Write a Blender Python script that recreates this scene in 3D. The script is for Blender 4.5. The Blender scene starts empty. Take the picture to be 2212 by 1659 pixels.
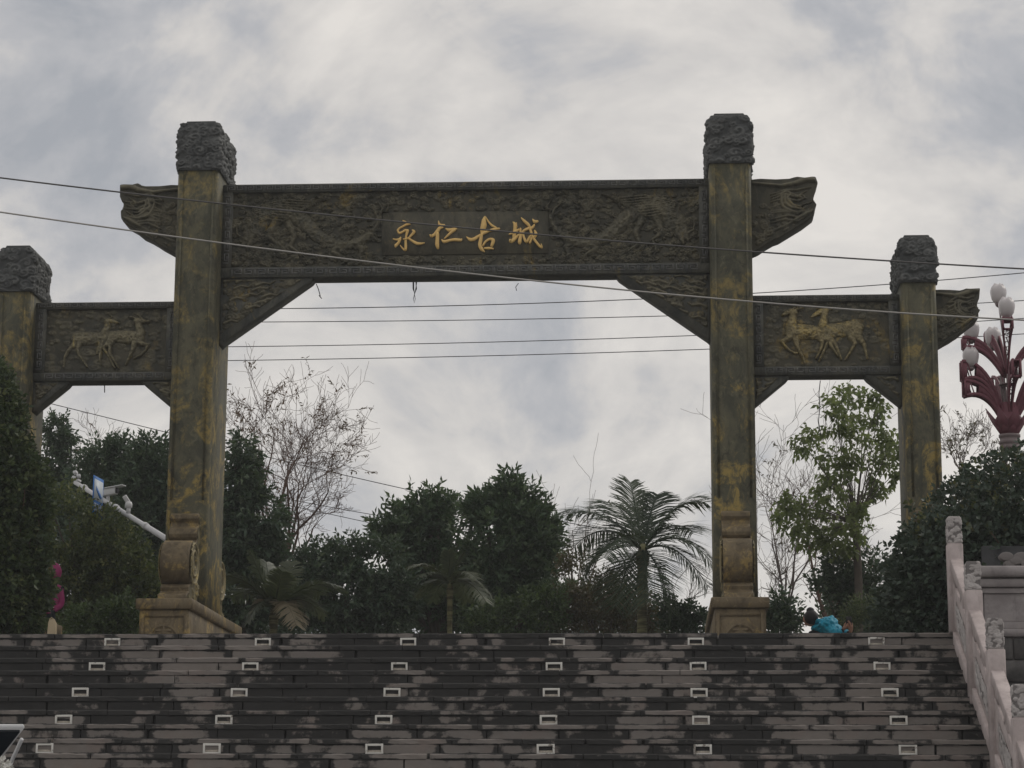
import bpy, math, random
import numpy as np
from mathutils import Vector, Matrix

random.seed(7)
RNG = np.random.default_rng(11)
scene = bpy.context.scene
COL = scene.collection

# ------------------------------------------------------------------ camera, sky, sun, exposure
CZ = 1.39                                   # eye height above the street
F_PX, PITCH, YAW, ROLL = 4966.6, .2068, .0613, .0047
_fw = np.array([-math.sin(YAW), math.cos(YAW), 0.]); _xr = np.array([math.cos(YAW), math.sin(YAW), 0.])
_f = _fw * math.cos(PITCH) + np.array([0, 0, math.sin(PITCH)])
_u = -_fw * math.sin(PITCH) + np.array([0, 0, math.cos(PITCH)])
_R = _xr * math.cos(ROLL) + _u * math.sin(ROLL)
_U = _u * math.cos(ROLL) - _xr * math.sin(ROLL)
cam_d = bpy.data.cameras.new("camera"); cam = bpy.data.objects.new("camera", cam_d); COL.objects.link(cam)
cam_d.sensor_width = 36; cam_d.lens = F_PX / 2212 * 36; cam_d.clip_end = 4000; cam_d.clip_start = .1
M = Matrix(((_R[0], _U[0], -_f[0], 0), (_R[1], _U[1], -_f[1], 0), (_R[2], _U[2], -_f[2], CZ), (0, 0, 0, 1)))
cam.matrix_world = M
scene.camera = cam

def at(x, y, Y):
    """a point of the photograph (measured on a 2212 px wide copy) at depth Y metres"""
    d = _f + _R * (x - 1106) / F_PX - _U * (y - 829.5) / F_PX
    k = Y / d[1]
    return np.array([d[0] * k, Y, d[2] * k + CZ])

SUN_DIR = Vector((.62, .50, .72)).normalized()
world = bpy.data.worlds.new("World"); scene.world = world; world.use_nodes = True
wt = world.node_tree; wt.nodes.clear()
def wn(t, **k):
    n = wt.nodes.new(t)
    for a, v in k.items(): setattr(n, a, v)
    return n
wo = wn("ShaderNodeOutputWorld"); sky = wn("ShaderNodeTexSky", sky_type='NISHITA'); sky.sun_disc = False
sky.sun_elevation = math.asin(SUN_DIR.z); sky.sun_rotation = math.atan2(SUN_DIR.x, SUN_DIR.y)
bg1 = wn("ShaderNodeBackground"); bg1.inputs[1].default_value = .05
wt.links.new(sky.outputs[0], bg1.inputs[0])
tc = wn("ShaderNodeTexCoord"); mp = wn("ShaderNodeMapping"); mp.inputs['Scale'].default_value = (-1, 1, 1.55)
mp.inputs['Location'].default_value = (3.1, .35, 1.7); mp.inputs['Rotation'].default_value = (0, math.radians(14), 0)
wt.links.new(tc.outputs['Generated'], mp.inputs[0])
n1 = wn("ShaderNodeTexNoise"); n1.inputs['Scale'].default_value = 6.2; n1.inputs['Detail'].default_value = 9; n1.inputs['Roughness'].default_value = .6; n1.inputs['Distortion'].default_value = .6
n2 = wn("ShaderNodeTexNoise"); n2.inputs['Scale'].default_value = 2.3; n2.inputs['Detail'].default_value = 3
n3 = wn("ShaderNodeTexNoise"); n3.inputs['Scale'].default_value = 15; n3.inputs['Detail'].default_value = 8; n3.inputs['Roughness'].default_value = .58; n3.inputs['Distortion'].default_value = .5
for n in (n1, n2, n3): wt.links.new(mp.outputs[0], n.inputs['Vector'])
def wm(op, a, b):
    m = wn("ShaderNodeMath", operation=op)
    for i, v in enumerate((a, b)):
        if isinstance(v, (int, float)): m.inputs[i].default_value = v
        else: wt.links.new(v, m.inputs[i])
    return m.outputs[0]
mixv = wm('ADD', wm('ADD', wm('MULTIPLY', n1.outputs[0], .72), wm('MULTIPLY', n2.outputs[0], .14)), wm('MULTIPLY', n3.outputs[0], .30))
rmp = wn("ShaderNodeValToRGB"); wt.links.new(mixv, rmp.inputs[0])
el = rmp.color_ramp.elements
el[0].position = .45; el[0].color = (.405, .42, .45, 1)
el[1].position = .71; el[1].color = (.84, .80, .75, 1)
e = el.new(.535); e.color = (.52, .52, .535, 1)
e = el.new(.60); e.color = (.675, .65, .625, 1)
bg2 = wn("ShaderNodeBackground"); bg2.inputs[1].default_value = 1.0
wt.links.new(rmp.outputs[0], bg2.inputs[0])
mx = wn("ShaderNodeMixShader"); mx.inputs[0].default_value = .9
wt.links.new(bg1.outputs[0], mx.inputs[1]); wt.links.new(bg2.outputs[0], mx.inputs[2]); wt.links.new(mx.outputs[0], wo.inputs[0])

sun_d = bpy.data.lights.new("sun", 'SUN'); sun_d.energy = .7; sun_d.angle = math.radians(22); sun_d.color = (1, .95, .86)
sun = bpy.data.objects.new("sun", sun_d); COL.objects.link(sun); sun.location = (30, 40, 60)
sun.rotation_euler = (-SUN_DIR).to_track_quat('-Z', 'Y').to_euler()
vs = scene.view_settings; vs.view_transform = 'Standard'; vs.look = 'None'; vs.exposure = 0; vs.gamma = 1
try: vs.use_curve_mapping = False
except Exception: pass

# ------------------------------------------------------------------ materials
class NT:
    def __init__(s, name):
        s.m = bpy.data.materials.new(name); s.m.use_nodes = True; s.t = s.m.node_tree
        s.b = s.t.nodes['Principled BSDF']; s.out = s.t.nodes['Material Output']
    def n(s, t, **k):
        nd = s.t.nodes.new(t)
        for a, v in k.items(): setattr(nd, a, v)
        return nd
    def l(s, a, b): s.t.links.new(a, b)
    def math(s, op, a, b=0., clamp=False):
        m = s.n("ShaderNodeMath", operation=op, use_clamp=clamp)
        for i, v in enumerate((a, b)):
            if isinstance(v, (int, float)): m.inputs[i].default_value = v
            else: s.l(v, m.inputs[i])
        return m.outputs[0]
    def noise(s, scale, detail=5, rough=.55, mscale=(1, 1, 1), dist=0., src='pos', loc=(0, 0, 0)):
        v = s.pos() if src == 'pos' else s.obj()
        mp = s.n("ShaderNodeMapping"); mp.inputs['Scale'].default_value = mscale; mp.inputs['Location'].default_value = loc; s.l(v, mp.inputs[0])
        t = s.n("ShaderNodeTexNoise"); t.inputs['Scale'].default_value = scale; t.inputs['Detail'].default_value = detail
        t.inputs['Roughness'].default_value = rough; t.inputs['Distortion'].default_value = dist
        s.l(mp.outputs[0], t.inputs['Vector']); return t.outputs[0]
    def pos(s):
        if not hasattr(s, '_p'): s._p = s.n("ShaderNodeNewGeometry")
        return s._p.outputs['Position']
    def obj(s):
        if not hasattr(s, '_o'): s._o = s.n("ShaderNodeTexCoord")
        return s._o.outputs['Object']
    def ramp(s, fac, stops):
        r = s.n("ShaderNodeValToRGB"); s.l(fac, r.inputs[0]); e = r.color_ramp.elements
        while len(e) < len(stops): e.new(.5)
        for i, (p, c) in enumerate(stops):
            e[i].position = p; e[i].color = (*c, 1) if len(c) == 3 else c
        return r.outputs[0]
    def step(s, fac, a, b):
        r = s.n("ShaderNodeMapRange"); r.interpolation_type = 'SMOOTHSTEP'
        r.inputs['From Min'].default_value = a; r.inputs['From Max'].default_value = b; s.l(fac, r.inputs[0]); return r.outputs[0]
    def mix(s, fac, a, b, mode='MIX'):
        m = s.n("ShaderNodeMix", data_type='RGBA', blend_type=mode)
        for i, v in ((0, fac), (6, a), (7, b)):
            if isinstance(v, (int, float)): m.inputs[i].default_value = v
            elif isinstance(v, tuple): m.inputs[i].default_value = (*v, 1)
            else: s.l(v, m.inputs[i])
        return m.outputs[2]
    def attr(s, name): return s.n("ShaderNodeAttribute", attribute_name=name).outputs['Fac']
    def bump(s, h, strength=.3, dist=.02):
        b = s.n("ShaderNodeBump"); b.inputs['Strength'].default_value = strength; b.inputs['Distance'].default_value = dist
        s.l(h, b.inputs['Height']); s.l(b.outputs[0], s.b.inputs['Normal'])
    def done(s, col, rough=.8, spec=.3, metal=0.):
        if isinstance(col, tuple): s.b.inputs['Base Color'].default_value = (*col, 1)
        else: s.l(col, s.b.inputs['Base Color'])
        if isinstance(rough, float): s.b.inputs['Roughness'].default_value = rough
        else: s.l(rough, s.b.inputs['Roughness'])
        s.b.inputs['Specular IOR Level'].default_value = spec; s.b.inputs['Metallic'].default_value = metal
        return s.m

def simple(name, col, rough=.7, spec=.3, var=.25, scale=6., bump=0., metal=0.):
    t = NT(name); n = t.noise(scale, 5)
    c = t.mix(t.math('MULTIPLY', n, 1.), tuple(v * (1 - var) for v in col), tuple(min(1, v * (1 + var)) for v in col))
    if bump: t.bump(t.noise(scale * 5, 6), bump, .01)
    return t.done(c, rough, spec, metal)

def bronze(name, dark, light, gold, gold_amt, hattr=False, scale=1., gz=None):
    """painted artificial bronze over concrete: dark ground, rubbed olive and ochre patches, run marks"""
    t = NT(name)
    n = t.noise(3.4 * scale, 8, .68, (1, 1, .6), .8); st = t.noise(6 * scale, 7, .68, (1.3, 1.3, .75), .9); fine = t.noise(24 * scale, 7, .7, (1, 1, .8)); mot = t.noise(9 * scale, 6, .7, (1, 1, .7), 1.2, loc=(2, 7, 4))
    c = t.mix(t.step(n, .36, .64), dark, light)
    c = t.mix(t.math('MULTIPLY', t.step(st, .5, .68), .65), c, tuple(v * .55 for v in dark))
    c = t.mix(t.math('MULTIPLY', t.step(mot, .54, .68), .45), c, tuple(min(1, v * 1.7) for v in light))
    g = t.noise(1.7 * scale, 8, .72, (1, 1, .75), 1.3, loc=(5, 2, 8)); gm = t.math('MULTIPLY', t.step(g, .62 - .2 * gold_amt, .70 - .14 * gold_amt), t.step(st, .68, .45))
    gm = t.math('MULTIPLY', gm, t.math('ADD', t.math('MULTIPLY', t.step(mot, .36, .56), .85), .12), True)
    if gz:                                        # the ochre coat has weathered off towards the top
        sep = t.n("ShaderNodeSeparateXYZ"); t.l(t.pos(), sep.inputs[0]); gm = t.math('MULTIPLY', gm, t.math('ADD', t.math('MULTIPLY', t.step(sep.outputs[2], gz[1], gz[0]), .55), .45))
    c = t.mix(gm, c, t.mix(fine, tuple(v * .62 for v in gold), tuple(min(1, v * 1.3) for v in gold)))
    c = t.mix(t.math('MULTIPLY', t.step(fine, .56, .72), .35), c, tuple(v * .6 for v in dark))
    if hattr:  # highlights painted on raised carving by height; hollows coloured darker
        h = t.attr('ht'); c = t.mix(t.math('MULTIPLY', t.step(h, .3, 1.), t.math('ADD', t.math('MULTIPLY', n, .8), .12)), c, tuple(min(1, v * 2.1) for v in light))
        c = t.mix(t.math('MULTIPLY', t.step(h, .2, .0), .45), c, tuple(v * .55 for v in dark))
    t.bump(t.math('ADD', t.math('MULTIPLY', n, .6), t.math('MULTIPLY', fine, .5)), .4, .015)
    return t.done(c, t.math('ADD', t.math('MULTIPLY', n, .3), .5), .3)

M_PILLAR = bronze("pillar_bronze_paint", (.070, .070, .048), (.135, .126, .08), (.42, .305, .09), .70, gz=(5.5, 10))
M_BASE = bronze("pedestal_bronze_paint", (.12, .092, .056), (.20, .155, .092), (.42, .30, .11), .5)
M_BEAM = bronze("beam_bronze_paint", (.078, .082, .074), (.125, .122, .10), (.26, .20, .075), .15)
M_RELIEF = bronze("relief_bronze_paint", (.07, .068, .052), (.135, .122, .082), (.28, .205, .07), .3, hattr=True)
M_PLAQ = bronze("plaque_bronze_paint", (.072, .069, .052), (.118, .107, .074), (.24, .18, .07), .25)
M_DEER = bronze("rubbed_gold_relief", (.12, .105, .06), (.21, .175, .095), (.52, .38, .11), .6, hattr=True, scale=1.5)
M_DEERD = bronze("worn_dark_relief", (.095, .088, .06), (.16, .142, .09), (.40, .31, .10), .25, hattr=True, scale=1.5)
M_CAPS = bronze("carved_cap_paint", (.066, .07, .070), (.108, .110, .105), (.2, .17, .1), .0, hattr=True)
M_FRET = bronze("fret_strip_paint", (.12, .125, .125), (.19, .185, .175), (.25, .19, .1), .1)
M_GOLD = NT("gold_character_paint"); _n = M_GOLD.noise(9, 5); M_GOLD = M_GOLD.done(M_GOLD.mix(_n, (.78, .47, .14), (.95, .68, .27)), .5, .4)

def stone_mat():
    t = NT("stained_step_stone")
    info = t.n("ShaderNodeObjectInfo"); rnd = info.outputs['Random']
    g = t.n("ShaderNodeTexCoord").outputs['Generated']; sp = t.n("ShaderNodeSeparateXYZ"); t.l(g, sp.inputs[0])
    def edge(o, w): return t.step(t.math('MINIMUM', o, t.math('SUBTRACT', 1., o)), 0., w)
    e = t.math('MULTIPLY', edge(sp.outputs[0], .15), edge(sp.outputs[2], .26))
    zone = t.noise(.62, 4, .55, (1, 1, .85), .4, loc=(1.3, 0, 4)); blob = t.noise(2.3, 6, .6, (1, 1, .8), .35); lens = t.noise(2.2, 5, .6, (.75, 1, 2.6), .3, loc=(4, 4, 1)); fine = t.noise(9, 7, .68)
    v = t.math('ADD', t.math('ADD', t.math('MULTIPLY', zone, .66), t.math('MULTIPLY', blob, .60)), t.math('ADD', t.math('MULTIPLY', lens, .26), t.math('MULTIPLY', fine, .16)))
    v = t.math('ADD', v, t.math('MULTIPLY', e, .13)); v = t.math('ADD', v, t.math('MULTIPLY', rnd, .05))
    mask = t.step(v, .955, 1.02)
    tint = t.mix(t.math('MULTIPLY', t.step(t.noise(2.1, 3, .5, loc=(3, 9, 4)), .52, .66), .8), (.285, .256, .232), (.285, .222, .195))
    tint = t.mix(t.noise(14, 6, .65, (1, 1, 1.6)), (.205, .178, .158), tint)
    tint = t.mix(t.math('MULTIPLY', rnd, .35), tint, (.21, .195, .185))
    dark = t.mix(t.noise(6, 5), (.028, .028, .028), (.055, .052, .049))
    t.bump(t.noise(22, 7, .65), .5, .012)
    return t.done(t.mix(mask, dark, tint), .82, .25)
M_STEP = stone_mat()
M_STEPBODY = simple("dark_joint_mortar", (.03, .029, .028), .9, .1)
M_LIGHT = NT("white_enamel"); _d = M_LIGHT.noise(13, 6, .65); M_LIGHT = M_LIGHT.done(M_LIGHT.mix(M_LIGHT.step(M_LIGHT.math('ADD', _d, M_LIGHT.math('MULTIPLY', M_LIGHT.n('ShaderNodeObjectInfo').outputs['Random'], .13)), .63, .74), M_LIGHT.mix(M_LIGHT.noise(3, 3), (.74, .71, .64), (.86, .84, .79)), (.26, .23, .20)), .55, .35)
M_SLOT = simple("slot_shade_colour", (.035, .033, .032), .6, .3)  # even dark colour stands in for the shade inside the slot
M_SILL = simple("dirty_lens", (.60, .54, .46), .5, .4, .4, 60)
def grey_stone(name, a, b, hattr=False):
    t = NT(name); n = t.noise(4, 7, .6); s = t.noise(7, 6, .6, (2, 2, .5))
    c = t.mix(t.step(n, .3, .7), a, b); c = t.mix(t.math('MULTIPLY', t.step(s, .55, .75), .45), c, tuple(v * .55 for v in a))
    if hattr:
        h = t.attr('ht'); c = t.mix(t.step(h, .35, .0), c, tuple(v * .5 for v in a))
    t.bump(t.noise(40, 6, .6), .35, .008); return t.done(c, .85, .25)
M_MARBLE = grey_stone("weathered_pink_grey_stone", (.42, .355, .34), (.60, .52, .50))
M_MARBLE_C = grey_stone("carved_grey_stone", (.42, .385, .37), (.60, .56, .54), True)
M_WALL = grey_stone("grey_wall_stone", (.29, .262, .258), (.40, .365, .36))
M_DARKBAND = grey_stone("dark_planter_stone", (.045, .046, .048), (.07, .07, .072))
M_ROUGH = grey_stone("rough_stained_stone", (.07, .068, .066), (.17, .16, .155))
def leaf_mat(name, cols, trans=.25, rough=.42, spec=.35):
    t = NT(name); r = t.attr('rnd'); c = t.ramp(r, [(i / max(1, len(cols) - 1), c) for i, c in enumerate(cols)])
    t.done(c, rough, spec)
    tr = t.n("ShaderNodeBsdfTranslucent"); t.l(t.mix(.35, c, (.16, .21, .05), 'MIX'), tr.inputs[0])
    m = t.n("ShaderNodeMixShader"); m.inputs[0].default_value = trans
    t.l(t.b.outputs[0], m.inputs[1]); t.l(tr.outputs[0], m.inputs[2]); t.l(m.outputs[0], t.out.inputs[0]); return t.m
L_DARK = leaf_mat("dark_evergreen_leaf", [(.032, .056, .036), (.052, .088, .054), (.082, .125, .074), (.14, .18, .105)], .24)
L_MAG = leaf_mat("glossy_evergreen_leaf", [(.034, .062, .036), (.056, .10, .052), (.092, .145, .074), (.165, .215, .115)], .28)
L_HEDGE = leaf_mat("hedge_leaf", [(.030, .05, .028), (.056, .086, .04), (.105, .14, .055), (.21, .225, .10)], .28)
L_BRIGHT = leaf_mat("bright_green_leaf", [(.032, .056, .026), (.05, .085, .034), (.08, .125, .045), (.14, .19, .065)], .3)
L_YEL = leaf_mat("yellow_green_leaf", [(.034, .055, .028), (.065, .09, .035), (.125, .145, .05), (.24, .235, .085)], .35)
L_TOPI = leaf_mat("clipped_shrub_leaf", [(.032, .048, .036), (.045, .07, .05), (.068, .098, .068), (.15, .175, .125)], .18)
L_TOPT = leaf_mat("yellowish_shoot_leaf", [(.09, .105, .045), (.15, .15, .06), (.20, .175, .09)], .3)
L_LIGHT = leaf_mat("light_green_leaf", [(.095, .125, .045), (.145, .185, .065), (.19, .23, .085), (.22, .245, .10)], .6)
L_BROWN = leaf_mat("brown_leaf", [(.085, .065, .04), (.115, .085, .048), (.08, .08, .042), (.14, .105, .055)], .3)
L_RED = leaf_mat("dry_red_brown_leaf", [(.13, .07, .045), (.17, .09, .055), (.10, .07, .045)], .3)
L_PALM = leaf_mat("palm_leaflet", [(.035, .05, .036), (.05, .072, .046), (.075, .10, .058)], .2, .6, .2)
L_PALMD = leaf_mat("small_palm_leaflet", [(.045, .062, .036), (.075, .09, .048), (.11, .12, .062)], .25)  # shared by the two smaller palms, paler than the tall one
L_DRY = leaf_mat("dry_palm_leaflet", [(.20, .17, .11), (.27, .225, .15), (.16, .13, .085)], .3)
M_BARK = simple("grey_bark", (.10, .085, .07), .9, .15, .4, 9, .5)
M_TWIG = simple("dark_twig", (.15, .098, .078), .9, .15, .3, 9)
M_TWIGP = simple("pale_twig", (.20, .165, .15), .9, .15, .3, 9)
M_PBARK = NT("palm_stem"); _r = M_PBARK.noise(9, 4, .6, (.25, .25, 2.2)); M_PBARK.bump(_r, .6, .02); M_PBARK = M_PBARK.done(M_PBARK.mix(M_PBARK.step(_r, .42, .6), (.085, .08, .045), (.20, .19, .10)), .85, .2)
M_GALV = simple("galvanised_steel", (.62, .62, .63), .5, .4, .12, 5)
M_WHITEP = simple("white_plastic", (.68, .68, .68), .4, .4, .08)
M_BLACK = simple("black_plastic", (.02, .02, .022), .5, .4, .1)
M_BLUE = simple("blue_sign_paint", (.05, .19, .52), .45, .4, .1)
M_WHITES = simple("white_sign_paint", (.66, .72, .78), .45, .4, .06)
M_RED = simple("dark_red_metal", (.185, .058, .078), .5, .4, .25, 7)
M_LPOLE = simple("grey_red_pole", (.23, .18, .18), .5, .4, .2, 7)
M_GLOBE = NT("milky_glass"); M_GLOBE.b.inputs['Subsurface Weight'].default_value = .35; M_GLOBE.b.inputs['Subsurface Radius'].default_value = (.1, .1, .1)
M_GLOBE = M_GLOBE.done((.66, .62, .62), .35, .4)
M_WIRE = simple("weathered_cable", (.13, .125, .12), .7, .2, .2)
M_WIREP = simple("pale_cable", (.42, .40, .37), .6, .3, .15)
M_WIRED = simple("dark_cable", (.06, .06, .062), .7, .2, .2)
M_SKIN = simple("skin", (.50, .27, .19), .6, .3, .08)
M_HAIR = simple("black_hair", (.016, .015, .017), .55, .4, .3, 60)
M_TURQ = simple("turquoise_jacket", (.016, .40, .60), .5, .35, .25, 9, .4)
M_PINK = simple("pink_jacket", (.36, .05, .165), .75, .25, .3, 9, .4)
M_NAVY = simple("dark_trousers", (.022, .026, .032), .8, .2, .2)
M_BEIGE = simple("beige_canvas", (.44, .36, .24), .85, .2, .15)
M_CAR = simple("white_car_paint", (.78, .78, .78), .25, .5, .03)
M_GLASS = simple("dark_tinted_glass", (.018, .024, .032), .08, .5, .1)
M_TYRE = simple("black_tyre", (.02, .02, .02), .9, .2, .1)
M_PETAL = simple("white_petal", (.75, .74, .70), .8, .2, .1)
M_STRAW = simple("dry_palm_sheath", (.33, .25, .13), .85, .2, .3, 5, .4)
M_ASPH = simple("asphalt", (.05, .05, .05), .9, .2, .2, 3, .4)
M_PAVE = simple("plaza_paving", (.20, .19, .18), .85, .2, .2, 1.5, .3)
M_EARTH = simple("earth_and_ground_cover", (.055, .06, .032), .95, .1, .35, 1.2, .5)

# ------------------------------------------------------------------ mesh helpers
ORG = {}
def tag(o, label=None, cat=None, group=None, kind=None):
    if label: o['label'] = label
    if cat: o['category'] = cat
    if group: o['group'] = group
    if kind: o['kind'] = kind
    return o
def thing(name, label, cat, loc, group=None):
    o = bpy.data.objects.new(name, None); COL.objects.link(o); o.location = Vector([float(v) for v in loc]); o.empty_display_size = .2
    ORG[o.name] = np.array(o.location, float); return tag(o, label, cat, group)
class MB:
    def __init__(s): s.V = []; s.F = []; s.n = 0; s.A = []; s.ha = False
    def add(s, V, F, a=None):
        V = np.asarray(V, float).reshape(-1, 3); s.V.append(V)
        for f in F: s.F.append(np.asarray(f, int).reshape(len(f), -1) + s.n) if False else None
        if isinstance(F, np.ndarray): s.F.append(F + s.n)
        else:
            by = {}
            for f in F: by.setdefault(len(f), []).append(f)
            for k in by: s.F.append(np.array(by[k], int) + s.n)
        s.A.append(np.zeros(len(V)) if a is None else np.asarray(a, float).ravel()); s.ha = s.ha or a is not None
        s.n += len(V); return s
    def box(s, a, b):
        (x0, y0, z0), (x1, y1, z1) = a, b
        x0, x1 = min(x0, x1), max(x0, x1); y0, y1 = min(y0, y1), max(y0, y1); z0, z1 = min(z0, z1), max(z0, z1)
        V = [(x, y, z) for z in (z0, z1) for y in (y0, y1) for x in (x0, x1)]
        return s.add(V, [(0, 2, 3, 1), (4, 5, 7, 6), (0, 1, 5, 4), (1, 3, 7, 5), (3, 2, 6, 7), (2, 0, 4, 6)])
    def cbox(s, a, b, c=.02):
        """box with the four vertical edges and the top/bottom edges chamfered"""
        (x0, y0, z0), (x1, y1, z1) = a, b
        x0, x1 = min(x0, x1), max(x0, x1); y0, y1 = min(y0, y1), max(y0, y1); z0, z1 = min(z0, z1), max(z0, z1)
        def ring(i, z):
            return [(x0 + i + c, y0 + i, z), (x1 - i - c, y0 + i, z), (x1 - i, y0 + i + c, z), (x1 - i, y1 - i - c, z), (x1 - i - c, y1 - i, z), (x0 + i + c, y1 - i, z), (x0 + i, y1 - i - c, z), (x0 + i, y0 + i + c, z)]
        V = ring(c, z0) + ring(0, z0 + c) + ring(0, z1 - c) + ring(c, z1)
        F = [tuple(range(7, -1, -1)), tuple(range(24, 32))]
        for k in range(3):
            for i in range(8):
                j = (i + 1) % 8; F.append((k * 8 + i, k * 8 + j, k * 8 + 8 + j, k * 8 + 8 + i))
        return s.add(V, F)
    def tube(s, P, r, n=6, cap=True):
        P = np.asarray(P, float); m = len(P); r = np.full(m, r, float) if np.isscalar(r) else np.asarray(r, float)
        T = np.gradient(P, axis=0); T /= np.linalg.norm(T, axis=1)[:, None] + 1e-9
        ref = np.array([0, 0, 1.]) if abs(T[:, 2]).mean() < .8 else np.array([0, 1., 0])
        A = np.cross(T, ref); A /= np.linalg.norm(A, axis=1)[:, None] + 1e-9; B = np.cross(T, A)
        th = np.arange(n) * 2 * math.pi / n
        V = (P[:, None] + r[:, None, None] * (np.cos(th)[None, :, None] * A[:, None] + np.sin(th)[None, :, None] * B[:, None])).reshape(-1, 3)
        i = np.arange(m - 1)[:, None] * n; j = np.arange(n)[None]; j2 = (j + 1) % n
        F = np.stack([i + j, i + n + j, i + n + j2, i + j2], -1).reshape(-1, 4)
        s.add(V, F)
        if cap and n > 3: s.F.append(np.array([list(range(n))]) + s.n - len(V)); s.F.append(np.array([list(range(n))[::-1]]) + s.n - n)
        return s
    def lathe(s, c, prof, n=16):
        """prof: (radius, z) pairs about the vertical through c"""
        th = np.arange(n) * 2 * math.pi / n
        V = [(c[0] + r * math.cos(a), c[1] + r * math.sin(a), c[2] + z) for r, z in prof for a in th]
        F = [(k * n + i, k * n + (i + 1) % n, k * n + n + (i + 1) % n, k * n + n + i) for k in range(len(prof) - 1) for i in range(n)]
        F += [tuple(range(n))[::-1], tuple((len(prof) - 1) * n + i for i in range(n))]
        return s.add(V, F)
    def prism(s, poly, ax, a, b):
        """extrude a polygon given in the plane across axis ax (0: poly is (y,z), 1: poly is (x,z)) from a to b"""
        n = len(poly)
        ar = sum(poly[i][0] * poly[(i + 1) % n][1] - poly[(i + 1) % n][0] * poly[i][1] for i in range(n))
        if (ar < 0) != (ax == 1 and False): poly = poly[::-1] if ar < 0 else poly
        mk = (lambda p, t: (t, p[0], p[1])) if ax == 0 else (lambda p, t: (p[0], t, p[1]))
        V = [mk(p, a) for p in poly] + [mk(p, b) for p in poly]
        F = [tuple(range(n))[::-1], tuple(range(n, 2 * n))] + [(i, (i + 1) % n, n + (i + 1) % n, n + i) for i in range(n)]
        if ax == 1: F = [f[::-1] for f in F]
        return s.add(V, F)
    def build(s, name, mat, parent=None, smooth=False, fattr=None, bevel=0.):
        V = np.concatenate(s.V); off = ORG.get(parent.name, np.zeros(3)) if parent is not None else np.zeros(3); V = V - off
        me = bpy.data.meshes.new(name); me.vertices.add(len(V)); me.vertices.foreach_set('co', V.astype(np.float32).ravel())
        tot = np.concatenate([np.full(len(f), f.shape[1], int) for f in s.F]); idx = np.concatenate([f.ravel() for f in s.F])
        me.loops.add(len(idx)); me.loops.foreach_set('vertex_index', idx.astype(np.int32))
        me.polygons.add(len(tot)); st = np.zeros(len(tot), np.int32); st[1:] = np.cumsum(tot)[:-1]
        me.polygons.foreach_set('loop_start', st); me.polygons.foreach_set('loop_total', tot.astype(np.int32))
        if smooth: me.polygons.foreach_set('use_smooth', np.ones(len(tot), bool))
        me.update(calc_edges=True); me.validate()
        if s.ha: me.attributes.new('ht', 'FLOAT', 'POINT').data.foreach_set('value', np.concatenate(s.A).astype(np.float32))
        if fattr is not None: me.attributes.new('rnd', 'FLOAT', 'FACE').data.foreach_set('value', np.asarray(fattr, np.float32))
        me.materials.append(mat)
        o = bpy.data.objects.new(name, me); COL.objects.link(o)
        if parent is not None: o.parent = parent; ORG[o.name] = off
        else: ORG[o.name] = np.zeros(3)
        if bevel:
            b = o.modifiers.new("bevel", 'BEVEL'); b.width = bevel; b.segments = 2; b.limit_method = 'ANGLE'
        return o

def clone(src, parent=None, loc=None, scale=None, rot=None):
    o = src.copy(); COL.objects.link(o); o.parent = parent
    if loc is not None: o.location = Vector([float(v) for v in loc])
    if scale is not None: o.scale = scale
    if rot is not None: o.rotation_euler = rot
    for k in ('label', 'category', 'group'):
        if k in o.keys() and parent is not None: del o[k]
    return o

def vnoise(P, sc, seed):
    """cheap 3-D value noise"""
    P = P * sc; i = np.floor(P).astype(int); f = P - i; f = f * f * (3 - 2 * f); out = 0.
    for dx in (0, 1):
        for dy in (0, 1):
            for dz in (0, 1):
                h = (i[:, 0] + dx) * 374761393 + (i[:, 1] + dy) * 668265263 + (i[:, 2] + dz) * 2147483647 + seed * 1274126177; h = (h ^ (h >> 13)) * 1274126177; h = ((h ^ (h >> 16)) & 0xffff) / 65535.
                out = out + h * (f[:, 0] if dx else 1 - f[:, 0]) * (f[:, 1] if dy else 1 - f[:, 1]) * (f[:, 2] if dz else 1 - f[:, 2])
    return out
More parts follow.
